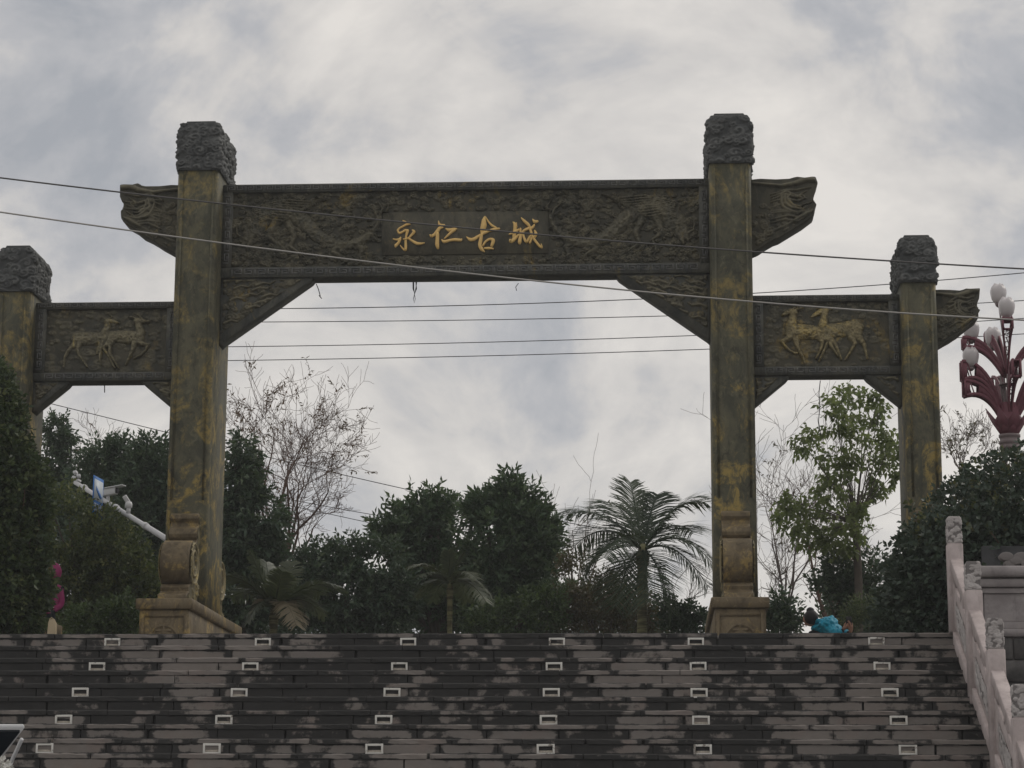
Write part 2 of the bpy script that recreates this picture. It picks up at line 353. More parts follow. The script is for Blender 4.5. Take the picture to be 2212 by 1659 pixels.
# ------------------------------------------------------------------ carved relief (height fields turned into meshes)
class Relief:
    def __init__(s, w, h, res=.01):
        s.w, s.h = w, h; s.nx = int(w / res) + 1; s.nz = int(h / res) + 1
        s.x = np.linspace(0, w, s.nx); s.z = np.linspace(0, h, s.nz); s.X, s.Z = np.meshgrid(s.x, s.z); s.H = np.zeros_like(s.X)
    def win(s, cx, cz, r):
        i0 = max(0, np.searchsorted(s.x, cx - r) - 1); i1 = np.searchsorted(s.x, cx + r) + 1; j0 = max(0, np.searchsorted(s.z, cz - r) - 1); j1 = np.searchsorted(s.z, cz + r) + 1
        return slice(j0, j1), slice(i0, i1)
    def lobe(s, cx, cz, r, h, asp=.75, spin=1, ph=0., rot=0.):
        W = s.win(cx, cz, r * 1.05); dx = s.X[W] - cx; dz = s.Z[W] - cz
        if dx.size == 0: return
        c, q = math.cos(rot), math.sin(rot); a = (dx * c + dz * q) / r; b = (-dx * q + dz * c) / (r * asp)
        rr = np.sqrt(a * a + b * b); m = np.clip(1 - rr * rr, 0, None); ang = np.arctan2(b, a)
        v = h * (m ** .45) * (.70 + .30 * np.cos(spin * ang + rr * 8.5 + ph)); s.H[W] = np.maximum(s.H[W], np.where(rr < 1, v, 0))
    def limb(s, P, R, h, tex=None):
        P = np.asarray(P, float); R = np.full(len(P), R, float) if np.isscalar(R) else np.asarray(R, float); L = 0.
        for k in range(len(P) - 1):
            a, b = P[k], P[k + 1]; r = max(R[k], R[k + 1]); mid = (a + b) / 2; d = b - a; ln = np.linalg.norm(d) + 1e-9
            W = s.win(mid[0], mid[1], ln / 2 + r * 1.1); px = s.X[W] - a[0]; pz = s.Z[W] - a[1]
            if px.size == 0: continue
            t = np.clip((px * d[0] + pz * d[1]) / ln ** 2, 0, 1); rad = R[k] + (R[k + 1] - R[k]) * t
            q = np.hypot(px - d[0] * t, pz - d[1] * t) / rad; v = h * np.sqrt(np.clip(1 - q * q, 0, None))
            if tex:
                u = L + t * ln; v = v * (.8 + .2 * np.cos(u / tex * 6.28 + 3 * q))
            s.H[W] = np.maximum(s.H[W], v); L += ln
    def clouds(s, n, rmin, rmax, h, rng, zone=None):
        for _ in range(n):
            cx = rng.uniform(0, s.w); cz = rng.uniform(0, s.h)
            if zone is not None and not zone(cx, cz): continue
            r = rng.uniform(rmin, rmax); k = rng.integers(1, 4); hh = h * rng.uniform(.45, 1.)
            for j in range(k): s.lobe(cx + rng.normal() * r * .7, cz + rng.normal() * r * .35, r * rng.uniform(.55, 1), hh * rng.uniform(.8, 1), rng.uniform(.5, .8), rng.choice([-1, 1]), rng.uniform(0, 6), rng.normal() * .3)
    def chisel(s, amt=.3, sc=34., seed=3):
        P = np.stack([s.X.ravel(), s.Z.ravel(), np.zeros(s.X.size)], -1); s.H *= 1 + amt * (vnoise(P, sc, seed) + .6 * vnoise(P, sc * 2.3, seed + 1) - .8).reshape(s.H.shape)
    def add_to(s, mb, x0, z0, y0, sign=-1, mask=None, flip=False, base=0.):
        """sheet facing -Y at y0 (sign -1) or +Y (sign +1)"""
        hm = s.H.max() + 1e-9; X = (s.w - s.X if flip else s.X) + x0
        V = np.stack([X, y0 + sign * (s.H + base), s.Z + z0], -1).reshape(-1, 3)
        i, j = np.meshgrid(np.arange(s.nx - 1), np.arange(s.nz - 1)); a = (j * s.nx + i)
        F = np.stack([a, a + 1, a + s.nx + 1, a + s.nx], -1)
        if mask is not None:
            k = mask[:-1, :-1] | mask[1:, :-1] | mask[:-1, 1:] | mask[1:, 1:]; F = F[k]
        F = F.reshape(-1, 4)
        if (sign > 0) != flip: F = F[:, ::-1]
        if mask is not None:
            u, inv = np.unique(F.ravel(), return_inverse=True); F = inv.reshape(-1, 4); V = V[u]; A = s.H.ravel()[u] / hm
        else: A = s.H.ravel() / hm
        mb.add(V, np.ascontiguousarray(F), A); return mb
def in_poly(X, Z, poly):
    ins = np.zeros(X.shape, bool); n = len(poly)
    for i in range(n):
        (x0, z0), (x1, z1) = poly[i], poly[(i + 1) % n]
        c = ((z0 > Z) != (z1 > Z)) & (X < (x1 - x0) * (Z - z0) / (z1 - z0 + 1e-12) + x0); ins ^= c
    return ins

# ------------------------------------------------------------------ ground, plaza, steps
R_, T_, Y0, PZ = .168, .318, 26.5, 4.027       # step rise, tread, front edge of the top step, plaza level
NST, NVIS = 24, 11
XL, XR = -9.6, 3.62
g = MB().add([(-220, -60, 0), (220, -60, 0), (220, 320, 0), (-220, 320, 0)], [(0, 1, 2, 3)]).build("street", M_ASPH); tag(g, kind='structure')
g = MB().box((-60, Y0 + .36, -.5), (XR, 60, PZ)).box((XR, 27.3, -.5), (60, 60, PZ)).build("plaza", M_PAVE); tag(g, kind='structure')
g = MB()
NX, NY = 50, 34
gx, gy = np.meshgrid(np.linspace(-60, 60, NX), np.linspace(39, 58, NY))
gz = PZ + .03 + .16 * np.sin(gx * .35) * np.sin(gy * .6) ** 2 * (gy > 39.5) + RNG.uniform(0, .06, gx.shape)
i, j = np.meshgrid(np.arange(NX - 1), np.arange(NY - 1)); a = j * NX + i
g.add(np.stack([gx, gy, gz], -1).reshape(-1, 3), np.stack([a, a + 1, a + NX + 1, a + NX], -1).reshape(-1, 4))
tag(g.build("planted_ground", M_EARTH), kind='structure')
sb = MB()
for i in range(NST):
    y = Y0 - T_ * i; z = PZ - R_ * i
    if i < NVIS: sb.box((XL, y + .06, -.2), (XR, y + .40, z - .060))
    else: sb.box((XL, y, -.2), (XR, y + .40 if i > NVIS else y + .40, z - (.004 if i == 0 else 0)))
steps = sb.build("stone_steps", M_STEPBODY); tag(steps, kind='structure')
steps2 = None
def stone_template(name, L, D, H, seed, rough):
    """a dressed stone slab about its front-bottom-left corner; front arrises worn and uneven"""
    r = np.random.default_rng(seed); m = 6; xs = np.linspace(0, L, m); V = []
    for k, x in enumerate(xs):
        j = lambda s: float(r.normal() * s)
        c = rough
        V += [(x, j(c * .6), 0), (x, j(c * .6), H - .012 + j(c * .5)), (x, .012 + abs(j(c)), H + j(c * .15)), (x, D, H), (x, D, 0)]
    F = [(0, 1, 2, 3, 4)[::-1], tuple(5 * (m - 1) + q for q in range(5))]
    F[0] = (4, 3, 2, 1, 0); 
    for k in range(m - 1):
        for q in range(5):
            q2 = (q + 1) % 5; F.append((k * 5 + q, k * 5 + q2, k * 5 + 5 + q2, k * 5 + 5 + q))
    F = [f[::-1] for f in F]
    me = bpy.data.meshes.new(name); me.from_pydata(V, [], F); me.update(); me.materials.append(M_STEP); return me
TT = [stone_template("tread_stone", .72, .36, .055, 40 + k, .007) for k in range(5)]
RT = [stone_template("riser_stone", .72, .05, .109, 60 + k, .004) for k in range(5)]
rs = random.Random(5)
def place_stone(nm, me, loc, sx):
    o = bpy.data.objects.new(nm, me); COL.objects.link(o); o.parent = steps; o.location = loc; o.scale = (sx, 1, 1); return o
for i in range(NVIS):
    y = Y0 - T_ * i; z = PZ - R_ * i
    for kind in (0, 1):
        x = XL + rs.uniform(-.6, 0); first = True
        while x < XR - .05:
            L = rs.choice([.66, .70, .73, .73, .76, .84, .60])
            x1 = min(x + L, XR)
            if XR - x1 < .2: x1 = XR
            xa = max(x, XL); gap = rs.uniform(.006, .016) if rs.random() < .75 else rs.uniform(.018, .04)
            if x1 > -8.4 and x1 - xa > .05:
                if kind == 0: place_stone("tread_stone", rs.choice(TT), (xa, y + rs.uniform(-.008, .006), z - .056 + rs.uniform(-.003, .0)), (x1 - xa - gap) / .72)
                else: place_stone("riser_stone", rs.choice(RT), (xa, y + .012 + rs.uniform(-.004, .004), z - R_ + .003), (x1 - xa - gap) / .72)
            x = x1

# ------------------------------------------------------------------ step lights
ROWN = ["top row", "second row from the top", "third row from the top", "fourth row from the top", "bottom row"]
COLN = ["leftmost", "second from the left", "third from the left", "third from the right", "second from the right", "rightmost"]
ROWX = [(243, 568, 882, 1203, 1503, 1893), (210, 541, 863, 1197, 1508, 1905), (174, 517, 847, 1191, 1510, 1922), (138, 484, 829, 1185, 1514, 1941), (97, 458, 809, 1179, 1518, 1961)]
ROWY = (1386, 1438, 1494, 1553, 1614)
lw, lh = .186, .108
fr = MB()
for (a, b) in (((0, 0), (.022, lh)), ((lw - .022, 0), (lw, lh)), ((.022, 0), (lw - .022, .018)), ((.022, lh - .024), (lw - .022, lh))):
    fr.box((a[0], -.016, a[1]), (b[0], .01, b[1]))
fr.prism([(-.006, .018), (.010, .018), (.010, .05)], 0, .022, lw - .022)
proto_t = None
for r_ in range(5):
    st_i = r_ * 2; y = Y0 - T_ * st_i + .012; z = PZ - R_ * (st_i + 1) + .004
    for c_ in range(6):
        x = at(ROWX[r_][c_], ROWY[r_], y)[0] - lw / 2
        lab = f"white step light, {COLN[c_]} in the {ROWN[r_]}"
        if proto_t is None:
            proto_t = thing("step_light", lab, "light", (0, 0, 0), "white lights set in the stair risers")
            pf = fr.build("frame", M_LIGHT, proto_t, bevel=.003)
            ps = MB().box((.022, .002, .018), (lw - .022, .008, lh - .024)).build("slot_shade_plate", M_SLOT, proto_t)  # dark plate drawn as the slot's shade, the frame being shallow
            pl = MB().prism([(-.0145, .019), (-.001, .019), (-.001, .044)], 0, .024, lw - .024).build("lens", M_SILL, proto_t)
            proto_t.location = (x, y - .002, z); kids = [pf, ps, pl]
        else:
            t = bpy.data.objects.new("step_light", None); COL.objects.link(t); t.location = (x, y - .002 + rs.uniform(-.002, .002), z + rs.uniform(-.003, .003)); t.rotation_euler = (0, rs.uniform(-.012, .012), 0)
            tag(t, lab, "light", "white lights set in the stair risers")
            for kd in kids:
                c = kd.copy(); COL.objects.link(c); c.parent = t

# ------------------------------------------------------------------ memorial archway
GX = -2.62
gate = thing("memorial_archway", "tall dark bronze-coloured memorial archway with three openings at the head of the stairs", "archway", (GX, 31.59, PZ))
def carved_cap(x0, x1, y0, y1, z0, z1, seed, q=1., top=True):
    """block with clouds carved round its four sides, rounded shoulders and a low flat top"""
    rng = np.random.default_rng(seed); w, d = x1 - x0, y1 - y0; per = 2 * (w + d); hh = z1 - z0; res = .011 if q == 1 else .007
    rl = Relief(per, hh, res)
    for _ in range(int(per * hh * 95 / q ** 2)):
        cx, cz = rng.uniform(0, per), rng.uniform(0, hh); r = rng.uniform(.05, .13) * q; h = (.058 if q == 1 else .05) * q * rng.uniform(.5, 1); s_, p_, a_ = rng.choice([-1, 1]), rng.uniform(0, 6), rng.uniform(.5, .8)
        for off in (-per, 0, per): rl.lobe(cx + off, cz, r, h, a_, s_, p_, rng.normal() * .01)
    rl.H[:2] = .012 * q; H = rl.H; m = rl.nx; c = .045 * q; mb = MB()
    def loop(u, ins):
        u = u % per; X0, X1, Y0_, Y1_ = x0 + ins, x1 - ins, y0 + ins, y1 - ins; f = u
        if f < w: p = (x0 + f, y0); n = (0, -1); k = min(f, w - f); cx = -1 if f < w / 2 else 1; cd = (cx, -1)
        elif f < w + d: f -= w; p = (x1, y0 + f); n = (1, 0); k = min(f, d - f); cd = (1, -1 if f < d / 2 else 1)
        elif f < 2 * w + d: f -= w + d; p = (x1 - f, y1); n = (0, 1); k = min(f, w - f); cd = (1 if f < w / 2 else -1, 1)
        else: f -= 2 * w + d; p = (x0, y1 - f); n = (-1, 0); k = min(f, d - f); cd = (-1, 1 if f < d / 2 else -1)
        q = max(0., 1 - k / c) * .5; nx, ny = n[0] * (1 - q) + cd[0] * q, n[1] * (1 - q) + cd[1] * q; l = math.hypot(nx, ny)
        rr = c * .35 * max(0., 1 - k / c) ** 2
        return p[0] - cd[0] * rr, p[1] - cd[1] * rr, nx / l, ny / l
    us = np.linspace(0, per, m)[:-1]; base = np.array([loop(u, 0) for u in us]); V = []; A = []; rows = []
    cx, cy = (x0 + x1) / 2, (y0 + y1) / 2; hm = H.max()
    for j, zz in enumerate(rl.z):
        t = max(0., (zz - (hh - .16 * q)) / (.16 * q)); sh = 1 - .16 * t ** 2.2; h = H[j, :-1] * (1 - .3 * t)
        P = base[:, :2] + base[:, 2:] * (h[:, None] - .012 * q); P = np.array([cx, cy]) + (P - [cx, cy]) * ([1 - (1 - sh) * min(1, .6 / w * .8), 1 - (1 - sh) * .5 * w / d])
        V.append(np.c_[P, np.full(len(P), z0 + zz)]); A.append(h / hm)
    n = len(us); V = np.concatenate(V); A = np.concatenate(A); jj, ii = np.meshgrid(np.arange(rl.nz - 1), np.arange(n), indexing='ij')
    a = jj * n + ii; b = jj * n + (ii + 1) % n; mb.add(V, np.stack([a, b, b + n, a + n], -1).reshape(-1, 4), A)
    mb.F.append(np.array([np.arange(n) + (rl.nz - 1) * n])); mb.F.append(np.array([np.arange(n)[::-1]]))
    tw, td = w * .36, d * .40
    if top: mb.prism([(cx - tw, z1 - .02), (cx - tw, z1 + .02), (cx - tw * .9, z1 + .055), (cx + tw * .9, z1 + .055), (cx + tw, z1 + .02), (cx + tw, z1 - .02)], 1, cy - td, cy + td)
    return mb
def drum_profile():
    """side outline of the drum stone: s = distance out from the pillar face, z above the pedestal"""
    P = [(0, 1.30), (.10, 1.30), (.155, 1.27), (.16, 1.22), (.11, 1.17), (.115, 1.12), (.20, 1.07), (.235, 1.0), (.22, .95), (.17, .92), (.215, .88), (.30, .875)]
    for k in range(13):
        a = math.radians(100 - k * 17); P.append((.40 + .31 * math.cos(a), .57 + .31 * math.sin(a)))
    P += [(.52, .28), (.60, .255), (.645, .22), (.62, .17), (.70, .13), (.78, .11), (.80, .05), (.78, 0), (0, 0)]
    return P
def pillar(xa, xb, ya, yb, ztop, zcap, seed, lab=None):
    w = xb - xa; zb = PZ + .78; cx = (xa + xb) / 2
    p = MB(); c = .035                                  # shaft with chamfered arrises, a rubbed middle field and two raised fillets
    ring = lambda z: [(xa + c, ya, z), (xb - c, ya, z), (xb, ya + c, z), (xb, yb - c, z), (xb - c, yb, z), (xa + c, yb, z), (xa, yb - c, z), (xa, ya + c, z)]
    zs = [zb - .02] + [zb + (ztop - zb) * k / 8 for k in range(1, 8)] + [ztop + .01]; V = sum([ring(z) for z in zs], [])
    F = [(k * 8 + q, k * 8 + (q + 1) % 8, k * 8 + 8 + (q + 1) % 8, k * 8 + 8 + q) for k in range(8) for q in range(8)] + [tuple(range(7, -1, -1)), tuple(64 + q for q in range(8))]
    p.add(V, F)
    for s in (xa + .055, xb - .085): p.box((s, ya - .012, zb + 1.5), (s + .03, ya + .004, ztop - .05)); p.box((s, yb - .004, zb + 1.5), (s + .03, yb + .012, ztop - .05))
    o = p.build("pillar", M_PILLAR, gate)
    carved_cap(xa - .022, xb + .022, ya - .022, yb + .022, ztop, zcap - .05, seed).build("carved_cap", M_CAPS, o)
    # pedestal: stepped slab over a body with carved ends
    dp = 1.27; bx = .085
    q = MB(); q.cbox((xa - bx, ya - dp, zb - .14), (xb + bx, yb + dp, zb), .012)
    q.cbox((xa - bx + .045, ya - dp + .05, PZ), (xb + bx - .045, yb + dp - .05, zb - .143), .012)
    fx0, fx1 = xa - bx + .045, xb + bx - .045
    for (a_, b_) in (((fx0 + .02, PZ + .05), (fx0 + .07, zb - .2)), ((fx1 - .07, PZ + .05), (fx1 - .02, zb - .2)), ((fx0 + .072, zb - .24), (fx1 - .072, zb - .2))):
        q.box((a_[0], ya - dp + .034, a_[1]), (b_[0], ya - dp + .052, b_[1]))
    k = q.build("pedestal", M_BASE, o)
    e = Relief(w + .10, .42, .012); cc = (w + .10) / 2
    for a in range(9):
        t0, t1 = math.pi * a / 9, math.pi * (a + 1) / 9
        for rr in (.19, .11): e.limb([(cc + rr * math.cos(t0) * 1.1, .10 + rr * math.sin(t0) * 1.2), (cc + rr * math.cos(t1) * 1.1, .10 + rr * math.sin(t1) * 1.2)], .02, .028)
    e.limb([(cc, .06), (cc, .30)], .022, .03); e.limb([(cc - .09, .26), (cc + .09, .26)], .018, .03)
    for sgn in (-1, 1): e.lobe(cc + sgn * .11, .15, .06, .03)
    mm = e.H > .002; eb = MB(); e.add_to(eb, xa - .05, PZ + .1, ya - dp + .049, -1, mm); eb.build("carved_emblem", M_BASE, o)
    prof = drum_profile(); sw = w * .33
    for sgn, yy in ((-1, ya), (1, yb)):
        d_ = MB(); d_.prism([(yy + sgn * (s + (-.002 if s == 0 else 0)), zb + z) for s, z in prof], 0, cx - sw, cx + sw)
        for z_, s_ in ((.33, .62), (.82, .62)): pass
        o2 = d_.build("drum_stone", M_BASE, o, bevel=.012)
        rl = Relief(1.0, 1.32, .012); rg = np.random.default_rng(seed + 9); rl.clouds(60, .04, .1, .03, rg)
        for a in range(24):
            t0, t1 = a * math.pi / 12, (a + 1) * math.pi / 12
            for rr in (.27, .17): rl.limb([(.40 + rr * math.cos(t0), .57 + rr * math.sin(t0)), (.40 + rr * math.cos(t1), .57 + rr * math.sin(t1))], .018, .034)
        mk = in_poly(rl.X, rl.Z, [(.01 if s == 0 else s - .025, min(max(z, .02), 1.27)) for s, z in prof])
        for side in (-1, 1):                             # the carving sheet lies on both cheeks of the drum
            hm = rl.H.max(); V = np.stack([np.full(rl.X.shape, 0.) + (cx + side * (sw + .002)) + side * rl.H, yy + sgn * rl.X, zb + rl.Z], -1).reshape(-1, 3)
            i_, j_ = np.meshgrid(np.arange(rl.nx - 1), np.arange(rl.nz - 1)); a_ = j_ * rl.nx + i_; F_ = np.stack([a_, a_ + 1, a_ + rl.nx + 1, a_ + rl.nx], -1)[mk[:-1, :-1] & mk[1:, 1:]]
            if side * sgn < 0: F_ = F_[:, ::-1]
            u_, inv = np.unique(F_.ravel(), return_inverse=True); MB().add(V[u_], np.ascontiguousarray(inv.reshape(-1, 4)), (rl.H.ravel() / hm)[u_]).build('drum_carving', M_DEER, o)
    return o
DW1, DW2 = .581, .472
PIL = []
for (xa, xb, ya, yb, zt, zc, sd) in ((GX - 3.469 - DW1, GX - 3.469, 31.0, 32.18, 11.04, 11.80, 1), (GX + 3.469, GX + 3.469 + DW1, 31.0, 32.18, 11.04, 11.80, 2),
                                     (GX - 6.0875 - DW2, GX - 6.0875, 31.0, 31.98, 9.295, 9.985, 3), (GX + 6.0875, GX + 6.0875 + DW2, 31.0, 31.98, 9.295, 9.985, 4)):
    PIL.append(pillar(xa, xb, ya, yb, zt, zc, sd))

def fret(mb, x0, x1, z0, z1, y, vertical=False, unit=None):
    """raised meander (key fret) strips"""
    h = z1 - z0 if not vertical else x1 - x0; L = x1 - x0 if not vertical else z1 - z0; u = unit or h * 1.55; n = max(1, int(L / u)); u = L / n; k = .10
    seg = [((.06, .1), (.06, .9)), ((.06, .9), (.86, .9)), ((.86, .9), (.86, .28)), ((.86, .28), (.3, .28)), ((.3, .28), (.3, .66)), ((.3, .66), (.62, .66))]
    for i in range(n):
        fl = i % 2
        for s_, ((a, b), (c, d)) in enumerate(seg):
            if fl: a, c = 1 - a, 1 - c
            a, c = min(a, c), max(a, c); b, d = min(b, d), max(b, d)
            t = .055; ua, uc = (i + a) * u - t * h, (i + c) * u + t * h; va, vc = b * h - t * h, d * h + t * h; e_ = s_ * .0006
            if vertical: mb.box((x0 + va, y - .014 - e_, z0 + max(0, ua)), (x0 + vc, y + .003, z0 + uc))
            else: mb.box((x0 + max(0, ua), y - .014 - e_, z0 + va), (x0 + uc, y + .003, z0 + vc))
    return mb
def beam(x0, x1, y0, y1, zt, zt2, zb2, zb, vb):
    b = MB(); rec = .075
    b.box((x0, y0 + rec, zb2 - .01), (x1, y1 - rec, zt2 + .01))
    b.cbox((x0, y0, zt2), (x1, y1, zt), .008); b.cbox((x0, y0 + .012, zb), (x1, y1 - .012, zb2), .008)
    b.box((x0, y0 + .006, zb2 - .002), (x0 + vb, y1 - .006, zt2 + .002)); b.box((x1 - vb, y0 + .006, zb2 - .002), (x1, y1 - .006, zt2 + .002))
    return b
def both(mb, ymid):                                        # carve the rear face like the front
    return mb
# --- main beam
BX0, BX1, BY0, BY1 = GX - 3.469, GX + 3.469, 31.39, 31.79
ZT, ZT2, ZB2, ZB = 10.943, 10.824, 9.72, 9.568
mbm = beam(BX0, BX1, BY0, BY1, ZT, ZT2, ZB2, ZB, .14)
main_beam = mbm.build("main_beam", M_BEAM, gate)
for a_ in ((BX0 + .05, BX1 - .05, ZT2 + .016, ZT - .016, BY0 + .002), (BX0 + .15, BX1 - .15, ZB2 - .128, ZB2 - .02, BY0 + .014), (BX0 + .022, BX0 + .118, ZB2 + .05, ZT2 - .05, BY0 + .008, True), (BX1 - .118, BX1 - .022, ZB2 + .05, ZT2 - .05, BY0 + .008, True)):
    fret(MB(), *a_).build("fret_border", M_FRET, main_beam)
PX0, PX1 = BX0 + .14, BX1 - .14; PW, PH = PX1 - PX0, ZT2 - ZB2
PLX0, PLX1, PLZ0, PLZ1 = -3.795, -1.418, 9.885, 10.512
rl = Relief(PW, PH, .0085); rg = np.random.default_rng(3)
plq = (PLX0 - PX0, PLX1 - PX0, PLZ0 - ZB2, PLZ1 - ZB2)
rl.clouds(1100, .025, .075, .06, rg, lambda x, z: not (plq[0] - .03 < x < plq[1] + .03 and z > plq[2] - .02 and z < plq[3] + .02))
rl.H[(rl.X > plq[0]) & (rl.X < plq[1]) & (rl.Z > plq[2]) & (rl.Z < plq[3])] = .0
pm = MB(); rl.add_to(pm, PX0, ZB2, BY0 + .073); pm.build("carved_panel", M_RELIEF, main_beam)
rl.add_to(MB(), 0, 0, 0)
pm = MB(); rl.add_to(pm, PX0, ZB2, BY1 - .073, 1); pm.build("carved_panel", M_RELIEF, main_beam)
MB().cbox((PLX0, BY0 + .052, PLZ0), (PLX1, BY0 + .078, PLZ1), .006).build("plaque", M_PLAQ, main_beam)
# two dragons facing the plaque; coordinates run outward from the panel's inner end
def dragon(flip):
    d = Relief(PW, PH, .0085)
    m = lambda P: [((x if not flip else PW - x), z) for x, z in P]
    body = [(.34, .62), (.46, .78), (.64, .86), (.86, .80), (1.06, .64), (1.24, .46), (1.46, .34), (1.70, .32), (1.92, .42), (2.06, .56), (2.12, .72)]
    bs = []
    for k in range(len(body) - 1):
        for t in np.linspace(0, 1, 6)[:-1]:
            p0 = body[max(0, k - 1)]; p1 = body[k]; p2 = body[k + 1]; p3 = body[min(len(body) - 1, k + 2)]
            bs.append(tuple(.5 * (2 * p1[c] + (p2[c] - p0[c]) * t + (2 * p0[c] - 5 * p1[c] + 4 * p2[c] - p3[c]) * t * t + (3 * p1[c] - p0[c] - 3 * p2[c] + p3[c]) * t ** 3) for c in (0, 1)))
    n = len(bs); d.limb(m(bs), [.145 * (1 - (k / n)) ** .75 + .012 for k in range(n)], .064)
    for k in range(4, n - 6):
        x, z = bs[k]; w_ = .13 * (1 - k / n) ** .75
        for q in range(3): d.lobe(*m([(x + rg.normal() * w_ * .5, z + rg.normal() * w_ * .6)])[0], .03, .062, .8, 0, 0)
    for k in range(3, n - 4, 3):                           # dorsal fins
        x, z = bs[k]; dx, dz = bs[k + 1][0] - bs[k - 1][0], bs[k + 1][1] - bs[k - 1][1]; l = math.hypot(dx, dz) + 1e-6; w_ = .155 * (1 - k / n) ** .75
        d.limb(m([(x - dz / l * w_ * .9, z + dx / l * w_ * .9), (x - dz / l * (w_ + .05) + dx / l * .05, z + dx / l * (w_ + .05))]), [.02, .006], .05)
    for P in ([(.62, .70), (.52, .46), (.66, .34), (.60, .20)], [(.78, .70), (.90, .46), (.84, .30), (.98, .20)], [(1.52, .36), (1.46, .22), (1.60, .14)], [(1.76, .36), (1.88, .26), (1.84, .14)]):
        d.limb(m(P), [.06, .04, .028, .018][:len(P)], .055)
        x, z = P[-1]
        for a in (-.9, -.2, .5): d.limb(m([(x, z), (x + .07 * math.cos(a), z + .07 * math.sin(a) - .03)]), [.016, .006], .05)
    d.limb(m([(.40, .68), (.30, .60), (.24, .50), (.20, .40), (.16, .34)]), [.12, .12, .095, .07, .035], .066)        # head turned down and outward
    d.limb(m([(.30, .52), (.26, .38), (.22, .28)]), [.06, .045, .02], .065); d.lobe(*m([(.28, .60)])[0], .035, .11, 1, 0)
    for q in range(9):                                      # mane and whiskers streaming along the top
        z_ = .66 + .035 * q; d.limb(m([(.34, z_ * .95), (.52 + .03 * q, z_ + .05), (.74 + .05 * q, z_ + .02), (.90 + .06 * q, z_ + .08)]), [.022, .02, .014, .006], .075)
    for P in ([(.34, .72), (.42, .90), (.58, 1.0)], [(.18, .42), (.08, .48), (.06, .60)], [(2.10, .70), (2.16, .84), (2.08, .96)], [(2.12, .70), (2.22, .80), (2.24, .92)], [(2.10, .68), (2.04, .82), (1.94, .90)]):
        d.limb(m(P), [.03, .02, .007], .06)
    return d
for fl in (False, True):
    d = dragon(fl)
    if True:
        keep = ~((d.X > plq[0] - .004) & (d.X < plq[1] + .004) & (d.Z > plq[2] - .004) & (d.Z < plq[3] + .004)); d.H *= keep
    g9 = np.random.default_rng(5)
    for _ in range(210):
        a_ = g9.uniform(.05, 2.35); x_ = a_ if not fl else PW - a_; d.lobe(x_, g9.uniform(.02, PH * .98), g9.uniform(.022, .06), .08 * g9.uniform(.4, .95), .65, g9.choice([-1, 1]), g9.uniform(0, 6))
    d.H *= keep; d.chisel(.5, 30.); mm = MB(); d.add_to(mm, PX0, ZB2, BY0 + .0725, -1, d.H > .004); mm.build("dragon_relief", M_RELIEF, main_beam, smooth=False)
# --- the four brush-written characters
STA = {"yong": [[(435, 280, 14), (500, 315, 24), (560, 345, 22), (640, 355, 8)], [(640, 380, 12), (530, 395, 28), (420, 450, 22), (330, 500, 22), (290, 560, 24), (340, 630, 30), (420, 600, 26), (500, 550, 28), (560, 560, 36)],
    [(565, 560, 40), (530, 700, 26), (515, 850, 30), (515, 1000, 36), (510, 1085, 38), (480, 1110, 22), (410, 1040, 18), (360, 975, 8)], [(160, 795, 12), (250, 815, 22), (340, 805, 36), (375, 750, 16)], [(350, 800, 40), (310, 900, 32), (240, 975, 42), (225, 1015, 22)],
    [(440, 800, 12), (520, 795, 20), (590, 770, 22)], [(700, 545, 14), (750, 590, 40), (690, 670, 30), (620, 745, 24)], [(590, 775, 22), (700, 850, 30), (830, 920, 40), (950, 925, 26), (1045, 905, 8)]],
  "ren": [[(1440, 290, 10), (1460, 380, 32), (1520, 405, 30), (1600, 405, 26)], [(1560, 470, 16), (1470, 490, 40), (1390, 600, 50), (1320, 670, 36), (1240, 715, 40), (1195, 675, 12)], [(1410, 650, 46), (1405, 800, 48), (1400, 950, 56), (1420, 1050, 34)],
    [(1640, 505, 8), (1740, 545, 48), (1850, 525, 40), (1940, 510, 22)], [(1890, 535, 36), (1760, 640, 32), (1600, 785, 10)], [(1530, 820, 14), (1600, 870, 40), (1750, 835, 34), (1900, 815, 40), (2060, 825, 38), (2095, 790, 8)]]}
STB = {"gu": [[(600, 140, 10), (580, 240, 52), (575, 350, 70), (550, 450, 62), (540, 560, 40)], [(620, 150, 10), (700, 280, 20), (790, 370, 26), (880, 410, 14)], [(960, 440, 18), (850, 455, 34), (720, 490, 26), (600, 540, 34), (540, 560, 36)],
    [(540, 575, 28), (430, 640, 34), (330, 700, 40), (240, 710, 40), (150, 645, 8)], [(520, 590, 34), (500, 720, 40), (480, 840, 44), (520, 940, 44), (590, 1010, 12)], [(560, 850, 22), (620, 760, 22), (720, 700, 26), (810, 730, 42), (770, 860, 32)], [(590, 925, 16), (700, 925, 30), (810, 935, 14)]],
  "cheng": [[(1295, 280, 10), (1340, 330, 36), (1345, 450, 40), (1330, 560, 44), (1320, 650, 40)], [(1380, 300, 12), (1385, 400, 16)], [(1440, 460, 20), (1330, 530, 36), (1205, 580, 14)], [(1430, 590, 16), (1340, 690, 36), (1250, 750, 46), (1225, 720, 24)], [(1480, 440, 20), (1480, 600, 34), (1460, 760, 44), (1460, 800, 30)],
    [(1500, 175, 10), (1570, 250, 32), (1660, 330, 36), (1710, 400, 26)], [(1820, 350, 20), (1760, 420, 34), (1640, 450, 30), (1540, 520, 26), (1560, 640, 26), (1600, 740, 32), (1640, 760, 28), (1700, 660, 24), (1740, 620, 24), (1745, 700, 24), (1710, 790, 24)],
    [(1710, 420, 24), (1740, 520, 30), (1780, 640, 30), (1860, 760, 28), (1960, 880, 28), (2010, 905, 18), (1990, 820, 10)], [(1780, 210, 10), (1830, 270, 40), (1900, 260, 24)], [(1830, 490, 16), (1860, 570, 40), (1830, 650, 24)]]}
